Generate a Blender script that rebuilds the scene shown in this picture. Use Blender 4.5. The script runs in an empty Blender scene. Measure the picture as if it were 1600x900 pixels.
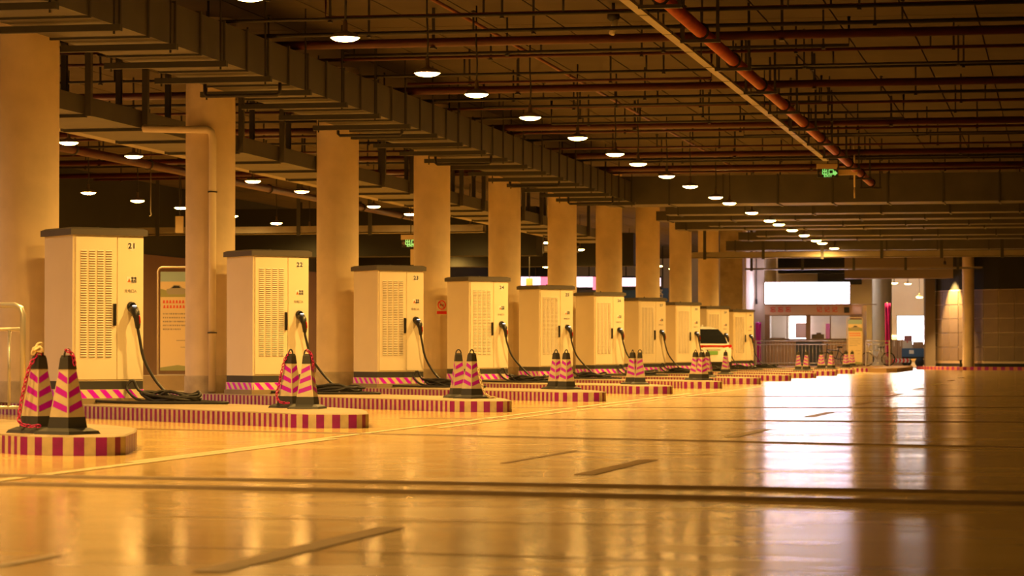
import bpy, bmesh, math, random
from mathutils import Vector, Matrix, Euler

random.seed(7)
SC = bpy.context.scene
COL = SC.collection
R = math.radians

# ------------------------------------------------------------------ camera, world, exposure
cam_d = bpy.data.cameras.new('camera')
cam_d.sensor_width = 36.0
cam_d.lens = 96.75
cam_d.clip_end = 600
cam_d.dof.use_dof = True
cam_d.dof.focus_distance = 38.0
cam_d.dof.aperture_fstop = 4.0
cam = bpy.data.objects.new('camera', cam_d)
COL.objects.link(cam)
cam.location = (14.389, 2.882, 0.9)
cam.rotation_euler = (R(90 + 1.30), 0, R(11.326))
SC.camera = cam

world = bpy.data.worlds.new('world')
SC.world = world
world.use_nodes = True
world.node_tree.nodes['Background'].inputs[0].default_value = (1.0, 0.62, 0.3, 1)
world.node_tree.nodes['Background'].inputs[1].default_value = 0.012

SC.view_settings.view_transform = 'Standard'
SC.view_settings.look = 'None'
SC.view_settings.gamma = 1.0
SC.view_settings.use_curve_mapping = False
SC.view_settings.exposure = 0.0
LAMP_POWER = 1450.0         # watts of each pendant lamp (downward beam)
LAMP_GLOW = 80.0            # radiance of the bowl seen from the side
LAMP_RGB = (1.0, 0.55, 0.13)

# ------------------------------------------------------------------ materials
MATS = {}


def mat(name, rgb, rough=0.6, metal=0.0, var=0.0, scale=3.0, bump=0.0, bscale=40.0, dirt=None, spec=0.5, stretch=(1, 1, 1)):
    if name in MATS:
        return MATS[name]
    m = bpy.data.materials.new(name)
    m.use_nodes = True
    nt = m.node_tree
    b = nt.nodes['Principled BSDF']
    b.inputs['Base Color'].default_value = (*rgb, 1)
    b.inputs['Roughness'].default_value = rough
    b.inputs['Metallic'].default_value = metal
    b.inputs['Specular IOR Level'].default_value = spec
    tc = nt.nodes.new('ShaderNodeTexCoord')
    mp = nt.nodes.new('ShaderNodeMapping')
    mp.inputs['Scale'].default_value = stretch
    nt.links.new(tc.outputs['Object'], mp.inputs['Vector'])
    if var > 0 or dirt:
        n = nt.nodes.new('ShaderNodeTexNoise')
        n.inputs['Scale'].default_value = scale
        n.inputs['Detail'].default_value = 5
        nt.links.new(mp.outputs[0], n.inputs['Vector'])
        mx = nt.nodes.new('ShaderNodeMix')
        mx.data_type = 'RGBA'
        rmp = nt.nodes.new('ShaderNodeMapRange')
        rmp.inputs['From Min'].default_value = 0.35
        rmp.inputs['From Max'].default_value = 0.75
        nt.links.new(n.outputs['Fac'], rmp.inputs['Value'])
        nt.links.new(rmp.outputs[0], mx.inputs['Factor'])
        d = dirt or tuple(c * (1 - var) for c in rgb)
        mx.inputs['A'].default_value = (*rgb, 1)
        mx.inputs['B'].default_value = (*d, 1)
        nt.links.new(mx.outputs['Result'], b.inputs['Base Color'])
    if bump > 0:
        n2 = nt.nodes.new('ShaderNodeTexNoise')
        n2.inputs['Scale'].default_value = bscale
        nt.links.new(mp.outputs[0], n2.inputs['Vector'])
        bp = nt.nodes.new('ShaderNodeBump')
        bp.inputs['Strength'].default_value = bump
        bp.inputs['Distance'].default_value = 0.02
        nt.links.new(n2.outputs['Fac'], bp.inputs['Height'])
        nt.links.new(bp.outputs[0], b.inputs['Normal'])
    MATS[name] = m
    return m


def emis(name, rgb, s):
    if name in MATS:
        return MATS[name]
    m = bpy.data.materials.new(name)
    m.use_nodes = True
    b = m.node_tree.nodes['Principled BSDF']
    b.inputs['Base Color'].default_value = (0.8, 0.8, 0.8, 1)
    b.inputs['Emission Color'].default_value = (*rgb, 1)
    b.inputs['Emission Strength'].default_value = s
    MATS[name] = m
    return m


def floor_material():
    m = bpy.data.materials.new('epoxy_floor')
    m.use_nodes = True
    nt = m.node_tree
    b = nt.nodes['Principled BSDF']
    b.inputs['Specular IOR Level'].default_value = 0.4
    tc = nt.nodes.new('ShaderNodeTexCoord')

    def noise(scale, stretch, detail=4):
        mp = nt.nodes.new('ShaderNodeMapping')
        mp.inputs['Scale'].default_value = stretch
        nt.links.new(tc.outputs['Object'], mp.inputs['Vector'])
        n = nt.nodes.new('ShaderNodeTexNoise')
        n.inputs['Scale'].default_value = scale
        n.inputs['Detail'].default_value = detail
        nt.links.new(mp.outputs[0], n.inputs['Vector'])
        return n
    n1 = noise(0.35, (1, 0.5, 1))
    ramp = nt.nodes.new('ShaderNodeValToRGB')
    ramp.color_ramp.elements[0].position = 0.3
    ramp.color_ramp.elements[0].color = (0.56, 0.375, 0.125, 1)
    ramp.color_ramp.elements[1].position = 0.7
    ramp.color_ramp.elements[1].color = (0.66, 0.46, 0.165, 1)
    nt.links.new(n1.outputs['Fac'], ramp.inputs['Fac'])
    nt.links.new(ramp.outputs['Color'], b.inputs['Base Color'])
    n2 = noise(0.8, (0.4, 1.2, 1))
    mr = nt.nodes.new('ShaderNodeMapRange')
    mr.inputs['From Min'].default_value = 0.3
    mr.inputs['From Max'].default_value = 0.7
    mr.inputs['To Min'].default_value = 0.12
    mr.inputs['To Max'].default_value = 0.20
    nt.links.new(n2.outputs['Fac'], mr.inputs['Value'])
    nt.links.new(mr.outputs[0], b.inputs['Roughness'])
    n3 = noise(1.6, (0.5, 1.5, 1), 3)
    bp = nt.nodes.new('ShaderNodeBump')
    bp.inputs['Strength'].default_value = 0.10
    bp.inputs['Distance'].default_value = 0.03
    nt.links.new(n3.outputs['Fac'], bp.inputs['Height'])
    n4 = noise(0.55, (0.25, 1.0, 1), 2)
    bp2 = nt.nodes.new('ShaderNodeBump')
    bp2.inputs['Strength'].default_value = 0.15
    bp2.inputs['Distance'].default_value = 0.04
    nt.links.new(n4.outputs['Fac'], bp2.inputs['Height'])
    nt.links.new(bp.outputs[0], bp2.inputs['Normal'])
    nt.links.new(bp2.outputs[0], b.inputs['Normal'])
    MATS['floor'] = m
    return m


M_FLOOR = floor_material()
M_CEIL = mat('ceiling_board', (0.072, 0.051, 0.029), 0.9, var=0.3, scale=0.8)
M_CEIL_GAP = mat('ceiling_joint', (0.03, 0.025, 0.02), 0.9)
M_DUCT = mat('galvanised_duct', (0.085, 0.076, 0.054), 0.55, 0.0, var=0.25, scale=1.5)
M_DUCT_EDGE = mat('duct_flange', (0.045, 0.042, 0.03), 0.6)
M_DARK = mat('dark_steel', (0.024, 0.02, 0.016), 0.6)
M_TRAY = mat('cable_tray_metal', (0.30, 0.26, 0.18), 0.5, var=0.2, scale=2)
M_SHADE = mat('lamp_shade_metal', (0.22, 0.16, 0.08), 0.5)
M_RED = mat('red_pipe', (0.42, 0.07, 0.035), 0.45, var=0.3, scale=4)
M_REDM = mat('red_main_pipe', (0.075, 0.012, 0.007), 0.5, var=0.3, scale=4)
M_COLM = mat('column_plaster', (0.70, 0.565, 0.355), 0.8, var=0.22, scale=1.6, bump=0.15, bscale=6)
M_CONC = mat('bare_concrete', (0.36, 0.29, 0.19), 0.9, var=0.4, scale=2.2, bump=0.3, bscale=10)
M_ISL = mat('island_concrete', (0.34, 0.26, 0.15), 0.7, var=0.25, scale=2.5, bump=0.1, bscale=15)
M_KRED = mat('kerb_red', (0.27, 0.004, 0.20), 0.38, var=0.3, scale=9)
M_KCREAM = mat('kerb_cream', (0.55, 0.465, 0.31), 0.45, var=0.25, scale=9)
M_TPINK = mat('tape_pink', (0.75, 0.006, 0.95), 0.35)
M_TCREAM = mat('tape_cream', (0.80, 0.70, 0.45), 0.4)
M_CAB = mat('cabinet_paint', (0.84, 0.74, 0.54), 0.42, var=0.05, scale=2)
M_LID = mat('cabinet_lid', (0.085, 0.072, 0.056), 0.55)
M_PLINTH = mat('cabinet_plinth', (0.05, 0.048, 0.045), 0.55)
M_LOUV = mat('louver_paint', (0.88, 0.82, 0.68), 0.4)
M_SLOT_SHADE = mat('louver_slot_shade', (0.30, 0.22, 0.14), 0.8)  # shade of the gap under each lip, put into the colour
M_BLACK = mat('black_plastic', (0.018, 0.017, 0.016), 0.35)
M_RUB = mat('black_rubber', (0.022, 0.02, 0.018), 0.5)
M_CONE_W = mat('cone_cream', (0.56, 0.47, 0.32), 0.45, var=0.2, scale=8)
M_CONE_P = mat('cone_pink', (0.42, 0.003, 0.50), 0.38)
M_CONE_B = mat('cone_black', (0.03, 0.028, 0.025), 0.6)
M_CHAIN = mat('red_chain', (0.46, 0.003, 0.12), 0.4)
M_ROPE = mat('cream_rope', (0.7, 0.58, 0.36), 0.9)
M_STEEL = mat('stainless_steel', (0.58, 0.54, 0.47), 0.3, 0.6)
M_PALE = mat('pale_tube_paint', (0.62, 0.52, 0.38), 0.4)
M_PIPEC = mat('cream_pipe', (0.72, 0.62, 0.42), 0.5)
M_WHITE = mat('white_print', (0.85, 0.82, 0.76), 0.5)
M_INK = mat('black_ink', (0.02, 0.02, 0.02), 0.6)
M_REDINK = mat('red_ink', (0.80, 0.02, 0.012), 0.6)
M_ORANGE = mat('orange_print', (0.85, 0.25, 0.04), 0.6)
M_GREYINK = mat('grey_ink', (0.30, 0.26, 0.22), 0.6)
M_LANE = mat('lane_paint', (0.60, 0.46, 0.20), 0.35, var=0.25, scale=6)
M_LANEB = mat('worn_brown_paint', (0.36, 0.22, 0.07), 0.5, var=0.3, scale=5)
M_JOINT = mat('joint_filler', (0.17, 0.10, 0.035), 0.7, var=0.3, scale=10)
M_WALLB = mat('brown_wall', (0.16, 0.085, 0.045), 0.85, var=0.2, scale=1)
M_WALLD = mat('dark_wall', (0.02, 0.02, 0.013), 0.9, var=0.2, scale=1)
M_WALLC = mat('cream_wall', (0.68, 0.62, 0.52), 0.85, var=0.1, scale=1)
M_PANEL = mat('wall_panel_brown', (0.20, 0.14, 0.085), 0.6, var=0.22, scale=1.5)
M_PJOINT = mat('panel_joint', (0.58, 0.48, 0.36), 0.7)
M_WOOD = mat('booth_board', (0.72, 0.52, 0.32), 0.6, var=0.3, scale=5, stretch=(1, 1, 0.2))
M_FRAME = mat('bronze_frame', (0.34, 0.23, 0.12), 0.5)
M_BLUEG = mat('blue_grey_board', (0.10, 0.12, 0.14), 0.6)
M_MAG = mat('magenta_fabric', (0.50, 0.005, 0.32), 0.6)
M_CARW = mat('car_paint_white', (0.82, 0.79, 0.72), 0.25)
M_GLASSD = mat('dark_glass', (0.015, 0.017, 0.02), 0.08)
M_TAIL = mat('tail_lamp_red', (0.45, 0.015, 0.01), 0.25)
M_PLATE = mat('green_plate', (0.18, 0.42, 0.12), 0.5)
M_TYRE = mat('tyre', (0.02, 0.02, 0.02), 0.8)
M_CARD = mat('cardboard', (0.42, 0.24, 0.12), 0.8, var=0.15, scale=4)
M_CARDW = mat('printed_carton', (0.66, 0.55, 0.40), 0.7)
M_BLUE = mat('blue_paint', (0.05, 0.12, 0.25), 0.5)
M_SKY = mat('poster_blue', (0.34, 0.48, 0.50), 0.5)
M_PGREEN = mat('poster_green', (0.32, 0.34, 0.14), 0.5)
M_PCAR = mat('poster_grey', (0.34, 0.32, 0.26), 0.5)
M_PSAND = mat('poster_sand', (0.74, 0.60, 0.36), 0.5)
M_BEIGE = mat('beige_box', (0.60, 0.47, 0.26), 0.6)
E_LAMP = emis('lamp_bowl_glow', (1.0, 0.52, 0.13), LAMP_GLOW)
E_SIGN = emis('lightbox_white', (1.0, 0.80, 1.0), 18.0)
E_SCR = emis('screen_white', (1.0, 0.92, 0.98), 10.0)
E_FARSIGN = emis('far_signboard', (1.0, 0.75, 0.85), 2.2)
E_PINKSIGN = emis('far_signboard_pink', (1.0, 0.18, 0.32), 1.5)
E_GREEN = emis('exit_green', (0.10, 1.0, 0.20), 0.8)
E_TUBE = emis('tube_white', (1.0, 0.9, 0.92), 14.0)
E_TUBE2 = emis('fill_tube_white', (1.0, 0.86, 0.74), 260.0)
E_LED = emis('led_white', (1.0, 0.95, 0.9), 2.0)
M_ARROWD = mat('unlit_arrow', (0.16, 0.11, 0.08), 0.6)


def glass_material():
    m = bpy.data.materials.new('window_glass')
    m.use_nodes = True
    nt = m.node_tree
    nt.nodes.remove(nt.nodes['Principled BSDF'])
    tr = nt.nodes.new('ShaderNodeBsdfTransparent')
    gl = nt.nodes.new('ShaderNodeBsdfGlossy')
    gl.inputs['Roughness'].default_value = 0.05
    mx = nt.nodes.new('ShaderNodeMixShader')
    mx.inputs[0].default_value = 0.08
    nt.links.new(tr.outputs[0], mx.inputs[1])
    nt.links.new(gl.outputs[0], mx.inputs[2])
    nt.links.new(mx.outputs[0], nt.nodes['Material Output'].inputs[0])
    return m


M_GLASS = glass_material()

# ------------------------------------------------------------------ mesh helpers


class MB:
    """collects shapes, then links them as one mesh object"""

    def __init__(self):
        self.v, self.f, self.m, self.s = [], [], [], []

    def add(self, vs, fs, mi=0, smooth=False):
        o = len(self.v)
        self.v += [tuple(p) for p in vs]
        self.f += [tuple(i + o for i in q) for q in fs]
        self.m += [mi] * len(fs)
        self.s += [smooth] * len(fs)
        return self

    def box(self, x0, x1, y0, y1, z0, z1, mi=0):
        vs = [(x0, y0, z0), (x1, y0, z0), (x1, y1, z0), (x0, y1, z0), (x0, y0, z1), (x1, y0, z1), (x1, y1, z1), (x0, y1, z1)]
        return self.add(vs, [(0, 3, 2, 1), (4, 5, 6, 7), (0, 1, 5, 4), (1, 2, 6, 5), (2, 3, 7, 6), (3, 0, 4, 7)], mi)

    def frustum(self, b0, z0, b1, z1, mi=0):
        vs = [(-b0, -b0, z0), (b0, -b0, z0), (b0, b0, z0), (-b0, b0, z0), (-b1, -b1, z1), (b1, -b1, z1), (b1, b1, z1), (-b1, b1, z1)]
        return self.add(vs, [(0, 3, 2, 1), (4, 5, 6, 7), (0, 1, 5, 4), (1, 2, 6, 5), (2, 3, 7, 6), (3, 0, 4, 7)], mi)

    def prism(self, poly, z0, z1, mi=0):
        n = len(poly)
        vs = [(x, y, z0) for x, y in poly] + [(x, y, z1) for x, y in poly]
        fs = [tuple(range(n - 1, -1, -1)), tuple(range(n, 2 * n))]
        fs += [(i, (i + 1) % n, n + (i + 1) % n, n + i) for i in range(n)]
        return self.add(vs, fs, mi)

    def extrude_y(self, poly, y0, y1, mi=0):
        """poly in x,z ; counter clockwise seen from -y"""
        n = len(poly)
        vs = [(x, y0, z) for x, z in poly] + [(x, y1, z) for x, z in poly]
        fs = [tuple(range(n)), tuple(range(2 * n - 1, n - 1, -1))]
        fs += [((i + 1) % n, i, n + i, n + (i + 1) % n) for i in range(n)]
        return self.add(vs, fs, mi)

    def tube(self, path, r, seg=8, mi=0, cap=True, closed=False):
        pts = [Vector(p) for p in path]
        n = len(pts)
        rings = []
        up = None
        for i, p in enumerate(pts):
            a = pts[(i - 1) % n] if (closed or i > 0) else p
            c = pts[(i + 1) % n] if (closed or i < n - 1) else p
            d = (c - a).normalized()
            if up is None:
                up = Vector((0, 0, 1)) if abs(d.z) < 0.9 else Vector((1, 0, 0))
            x = d.cross(up)
            if x.length < 1e-5:
                x = d.orthogonal()
            x.normalize()
            up = x.cross(d).normalized()
            rr = r[i] if isinstance(r, (list, tuple)) else r
            rings.append([p + (x * math.cos(2 * math.pi * k / seg) + up * math.sin(2 * math.pi * k / seg)) * rr for k in range(seg)])
        vs = [q for g in rings for q in g]
        fs = []
        for i in range(n if closed else n - 1):
            j = (i + 1) % n
            for k in range(seg):
                fs.append((i * seg + k, j * seg + k, j * seg + (k + 1) % seg, i * seg + (k + 1) % seg))
        if cap and not closed:
            fs.append(tuple(range(seg)))
            fs.append(tuple((n - 1) * seg + k for k in range(seg - 1, -1, -1)))
        return self.add(vs, fs, mi, True)

    def lathe(self, prof, seg=24, mi=0, c=(0, 0, 0)):
        """prof: list of (r, z)"""
        vs = []
        for r, z in prof:
            for k in range(seg):
                a = 2 * math.pi * k / seg
                vs.append((c[0] + r * math.cos(a), c[1] + r * math.sin(a), c[2] + z))
        fs = []
        for i in range(len(prof) - 1):
            for k in range(seg):
                fs.append((i * seg + k, i * seg + (k + 1) % seg, (i + 1) * seg + (k + 1) % seg, (i + 1) * seg + k))
        return self.add(vs, fs, mi, True)

    def data(self, name, mats):
        me = bpy.data.meshes.new(name)
        me.from_pydata(self.v, [], self.f)
        for mm in (mats if isinstance(mats, (list, tuple)) else [mats]):
            me.materials.append(mm)
        me.polygons.foreach_set('material_index', self.m)
        me.polygons.foreach_set('use_smooth', self.s)
        me.update()
        return me

    def build(self, name, mats, parent=None, label=None, cat=None, group=None, kind=None, loc=None, rz=0):
        return link(name, self.data(name, mats), parent, label, cat, group, kind, loc, rz)


def tag(o, label=None, cat=None, group=None, kind=None):
    if label:
        o['label'] = label
    if cat:
        o['category'] = cat
    if group:
        o['group'] = group
    if kind:
        o['kind'] = kind
    return o


def link(name, data, parent=None, label=None, cat=None, group=None, kind=None, loc=None, rz=0):
    o = bpy.data.objects.new(name, data)
    COL.objects.link(o)
    if parent is not None:
        o.parent = parent
    if loc is not None:
        o.location = loc
    if rz:
        o.rotation_euler = (0, 0, rz)
    return tag(o, label, cat, group, kind)


def empty(name, label, cat, loc, rz=0, group=None):
    o = link(name, None, None, label, cat, group, None, loc, rz)
    o.empty_display_size = 0.2
    return o


def copy_tree(o, parent=None):
    c = o.copy()
    COL.objects.link(c)
    c.parent = parent
    for ch in o.children:
        copy_tree(ch, c)
    return c


def text(name, body, size, m, parent, loc, rot=(R(90), 0, 0), align='CENTER', bold=0.0, sx=1.0, sp=1.0):
    cu = bpy.data.curves.new(name, 'FONT')
    cu.body = body
    cu.size = size
    cu.align_x = align
    cu.align_y = 'CENTER'
    cu.offset = bold
    cu.space_character = sp
    cu.extrude = 0.0015
    cu.resolution_u = 3
    cu.materials.append(m)
    tmp = bpy.data.objects.new(name, cu)
    COL.objects.link(tmp)
    me = bpy.data.meshes.new_from_object(tmp.evaluated_get(bpy.context.evaluated_depsgraph_get()))
    bpy.data.objects.remove(tmp)
    bpy.data.curves.remove(cu)
    if sx != 1.0:
        me.transform(Matrix.Scale(sx, 4, (1, 0, 0)))
    me.name = name
    o = link(name, me, parent, loc=loc)
    o.rotation_euler = rot
    return o


_ONES = ['', 'first', 'second', 'third', 'fourth', 'fifth', 'sixth', 'seventh', 'eighth', 'ninth', 'tenth', 'eleventh', 'twelfth',
         'thirteenth', 'fourteenth', 'fifteenth', 'sixteenth', 'seventeenth', 'eighteenth', 'nineteenth']


def nth(n):
    if n < 20:
        return _ONES[n]
    tens = {2: 'twent', 3: 'thirt', 4: 'fort'}[n // 10]
    return tens + 'ieth' if n % 10 == 0 else tens + 'y-' + _ONES[n % 10]


STEP = 8.48                 # one bay along the hall
CEIL_Z = 6.6

# ------------------------------------------------------------------ structure: floor
fl = MB().box(-30, 30, -12, 240, -0.3, 0.0).build('floor', M_FLOOR, kind='structure')


def strip(name, p, q, w, h, m, label=None):
    """low half-round strip or flat paint between floor points p and q"""
    d = (Vector((q[0], q[1], 0)) - Vector((p[0], p[1], 0)))
    n = Vector((-d.y, d.x, 0)).normalized() * (w / 2)
    a, b = Vector((p[0], p[1], 0)), Vector((q[0], q[1], 0))
    mb = MB()
    if h > 0.008:
        prof = [(-1, 0), (-0.6, 0.75), (0, 1), (0.6, 0.75), (1, 0)]
        vs = [a + n * u + Vector((0, 0, h * z)) for u, z in prof] + [b + n * u + Vector((0, 0, h * z)) for u, z in prof]
        mb.add(vs, [(i, i + 1, i + 6, i + 5) for i in range(4)])
    else:
        z = Vector((0, 0, h))
        mb.add([a - n + z, b - n + z, b + n + z, a + n + z], [(0, 1, 2, 3)])
    return mb.build(name, m, fl, label=label)


strip('joint_cover', (5.0, 21.66), (17, 20.03), 0.10, 0.022, M_JOINT, 'raised brown joint strip across the near floor')
strip('joint_cover', (5.2, 20.62), (17, 18.65), 0.10, 0.026, M_JOINT)
strip('floor_joint', (3.9, 32.9), (17, 27.5), 0.07, 0.012, M_JOINT)
strip('floor_joint', (5.8, 38.25), (17, 37.75), 0.07, 0.010, M_JOINT)
strip('floor_joint', (5.8, 45.2), (17, 47.5), 0.07, 0.010, M_JOINT)
strip('floor_joint', (6.2, 56.0), (17, 58.5), 0.07, 0.010, M_JOINT)
for a, b, c, d in ((9.0, 27.1, 11.6, 26.6), (9.4, 17.2, 12.4, 16.9), (10.2, 15.0, 12.6, 14.6)):
    strip('floor_crack', (a, b), (c, d), 0.035, 0.003, M_LANEB)
# lane lines along the tips of the islands
strip('lane_line', (7.22, 14), (7.1, 30), 0.13, 0.004, M_LANE, 'long cream lane line past the island tips')
strip('lane_line', (7.02, 24), (6.75, 60), 0.10, 0.004, M_LANE)
strip('lane_line', (7.3, 34), (7.0, 75), 0.08, 0.004, M_LANE)
for i in range(11):
    s0 = 13.6 + 8.85 * i
    strip('lane_dash', (10.98 + 0.01 * i, s0), (11.04 + 0.01 * i, s0 + 2.9), 0.15, 0.004, M_LANEB if i % 4 < 2 else M_LANE)
strip('lane_dash', (10.0, 24.4), (10.1, 27.3), 0.06, 0.004, M_LANEB)
strip('lane_dash', (10.0, 12.6), (10.05, 14.4), 0.07, 0.004, M_LANEB)

# ------------------------------------------------------------------ structure: ceiling of long boards, joints open between them
ce = MB().box(-30, 30, -12, 240, CEIL_Z + 0.06, CEIL_Z + 0.3).build('ceiling', M_CEIL_GAP, kind='structure')
board = MB().box(0, 1.17, 0, 60, CEIL_Z, CEIL_Z + 0.06).data('ceiling_board', M_CEIL)
for j in range(4):
    for i in range(39):
        link('ceiling_board', board, ce, loc=(-23 + i * 1.2, -10 + j * 60.03, 0))

# ------------------------------------------------------------------ structure: walls
wl = MB()
wl.box(-16.4, -16, -12, 240, 0, 4.15, 0)
wl.box(-16.45, -16.05, -12, 240, 4.15, CEIL_Z, 1)
wl.build('wall_left', [M_WALLB, M_WALLD], kind='structure')
MB().box(-16, 30, 172, 172.3, 0, CEIL_Z).build('wall_back', M_WALLC, kind='structure')
MB().box(-0.75, 0.16, 136.2, 142, 0, CEIL_Z).build('wall_middle', M_WALLC, kind='structure')
MB().box(-0.72, -0.3, 132.6, 136.2, 0, CEIL_Z).build('wall_pier', M_WALLC, kind='structure')

# curved panelled wall on the right, one object per panel
wr_pts = [(8.09, 136.24), (8.45, 134.89), (8.99, 133.57), (9.68, 132.48), (10.59, 131.64), (11.47, 131.11), (12.63, 130.63), (14.35, 130.15), (16.61, 129.79)]
kerb_pts = [(7.54, 135.11), (8.16, 133.5), (8.87, 132.12), (9.73, 131.06), (10.92, 130.28), (12.65, 129.61), (14.35, 129.13), (16.59, 128.56)]


def resample(pts, step):
    out = [Vector(pts[0])]
    acc = 0.0
    for a, b in zip(pts[:-1], pts[1:]):
        a, b = Vector(a), Vector(b)
        L = (b - a).length
        t = step - acc
        while t <= L:
            out.append(a + (b - a) * (t / L))
            t += step
        acc = (acc + L) % step if L + acc >= step else acc + L
    return out


wp = resample(wr_pts, 0.80)
wb = MB()
vs = [(p.x, p.y, 0.3) for p in wp] + [(p.x, p.y, 3.72) for p in wp]
wb.add(vs, [(i, i + 1, len(wp) + i + 1, len(wp) + i) for i in range(len(wp) - 1)])
vs = [(p.x, p.y, 3.72) for p in wp] + [(p.x, p.y, CEIL_Z) for p in wp] + [(p.x, p.y, 0) for p in wp] + [(p.x, p.y, 0.3) for p in wp]
n = len(wp)
wb.add(vs, [(i, i + 1, n + i + 1, n + i) for i in range(n - 1)] + [(2 * n + i, 2 * n + i + 1, 3 * n + i + 1, 3 * n + i) for i in range(n - 1)], 1)
wr = wb.build('wall_right', [M_PJOINT, M_WALLD], kind='structure')
panel_mesh = None
for i in range(len(wp) - 1):
    a, b = wp[i], wp[i + 1]
    d = b - a
    for j in range(5):
        z0 = 0.40 + j * 0.66
        if panel_mesh is None:
            panel_mesh = MB().box(0.018, 0.782, -0.03, -0.004, 0.018, 0.642).data('wall_panel', M_PANEL)
        link('wall_panel', panel_mesh, wr, loc=(a.x, a.y, z0), rz=math.atan2(d.y, d.x))
# kerb at the foot of that wall
kp = resample(kerb_pts, 0.2)
kb = MB()
for i in range(len(kp) - 1):
    a, b = kp[i], kp[i + 1]
    d = (b - a).normalized()
    nx = Vector((-d.y, d.x)) * 0.5
    kb.add([(a.x, a.y, 0), (b.x, b.y, 0), (b.x, b.y, 0.15), (a.x, a.y, 0.15), (b.x + nx.x, b.y + nx.y, 0.15), (a.x + nx.x, a.y + nx.y, 0.15)],
           [(0, 1, 2, 3), (3, 2, 4, 5)], i % 2)
    kb.m[-1] = 2
kb.build('trim_1', [M_KRED, mat('kerb_pale_red', (0.45, 0.16, 0.10), 0.5), M_ISL], kind='structure')

# ------------------------------------------------------------------ charging islands
ISL = [(-31, 27.75), (-24, 27.82), (-20.0, 27.86), (-19.72, 27.94), (-19.47, 28.18), (-19.36, 28.42), (-19.5, 28.62), (-19.85, 28.82),
       (-20.5, 29.2), (-21.4, 29.65), (-22.5, 29.9), (-31, 29.9)]
ISL_XY = [Vector(((a + b) / 2 ** .5, (b - a) / 2 ** .5)) for a, b in ISL]
ISL_O = Vector((1.24, 39.07))            # island origin: the foot of its cabinet
KH = 0.17


def island_mesh():
    mb = MB()
    pts = [p - ISL_O for p in ISL_XY]
    # perimeter cut into painted bars: narrow ones along the sides, wide ones around the tip
    n = len(pts)
    even = []
    tip, side = [], []
    for i in range(n):
        a, b = pts[i], pts[(i + 1) % n]
        wide = 2 <= i < 8
        L = (b - a).length
        if wide:
            tip.append((a, b, L))
            if i == 7:
                T = sum(q[2] for q in tip)
                m = 2 * round(T / 0.2)
                for q in range(m):
                    t = T * q / m
                    for a_, b_, L_ in tip:
                        if t <= L_:
                            even.append(a_ + (b_ - a_) * (t / L_))
                            break
                        t -= L_
        else:
            m = 2 * max(1, round(L / 0.128))
            even += [a + (b - a) * (q / m) for q in range(m)]
    n = len(even)
    c = sum(even, Vector((0, 0))) / n
    vs = [(p.x, p.y, 0) for p in even] + [(p.x, p.y, KH - 0.012) for p in even] + [(p.x + (c.x - p.x) * 0.006, p.y + (c.y - p.y) * 0.006, KH) for p in even]
    for i in range(n):
        k = (i + 1) % n
        mb.add([vs[i], vs[k], vs[n + k], vs[n + i]], [(0, 1, 2, 3)], i % 2)
        mb.add([vs[n + i], vs[n + k], vs[2 * n + k], vs[2 * n + i]], [(0, 1, 2, 3)], 2)
    mb.add(vs[2 * n:], [tuple(range(n))], 2)
    return mb.data('charging_island', [M_KRED, M_KCREAM, M_ISL])


im = island_mesh()
for k in range(-1, 11):
    lab = ('low island with red and cream kerb under the %s charging cabinet from the left' % nth(k + 1)) if 0 <= k < 10 else (
        'nearest striped kerb island at the left edge carrying two cones and a steel rail' if k < 0 else 'last striped kerb island beside the booth platform')
    isl = link('charging_island', im, None, lab, 'island', 'charging islands along the hall', loc=(ISL_O.x, ISL_O.y + STEP * k, 0))

# ------------------------------------------------------------------ charging cabinets
W2, D2 = 0.53, 0.46


def make_louvers():
    mb = MB()
    for c in range(4):
        xc = -0.53 + 1.06 * (0.145 + 0.118 * c)
        for r in range(44):
            z = 0.83 + r * 0.0335
            y = -D2 - 0.021
            w = 0.045
            mb.add([(xc - w, y, z), (xc + w, y, z), (xc + w, y - 0.017, z - 0.012), (xc - w, y - 0.017, z - 0.012), (xc - w, y, z - 0.016), (xc + w, y, z - 0.016)],
                   [(3, 2, 1, 0), (4, 5, 2, 3), (0, 4, 3), (1, 2, 5)])
            mb.add([(xc - w, y - 0.001, z - 0.016), (xc + w, y - 0.001, z - 0.016), (xc + w, y - 0.001, z - 0.026), (xc - w, y - 0.001, z - 0.026)], [(3, 2, 1, 0)], 1)  # flat dark quad paints the shaded gap below the lip
    return mb


def rbox(x0, x1, y0, y1, z0, z1, bev=0.006):
    """box with the front (-y) edges chamfered"""
    mb = MB()
    vs = [(x0, y1, z0), (x1, y1, z0), (x1, y1, z1), (x0, y1, z1), (x0, y0 + bev, z0), (x1, y0 + bev, z0), (x1, y0 + bev, z1), (x0, y0 + bev, z1),
          (x0 + bev, y0, z0 + bev), (x1 - bev, y0, z0 + bev), (x1 - bev, y0, z1 - bev), (x0 + bev, y0, z1 - bev)]
    fs = [(0, 3, 2, 1), (8, 9, 10, 11), (4, 5, 9, 8), (5, 6, 10, 9), (6, 7, 11, 10), (7, 4, 8, 11), (0, 1, 5, 4), (1, 2, 6, 5), (2, 3, 7, 6), (3, 0, 4, 7)]
    return mb.add(vs, fs)


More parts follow.
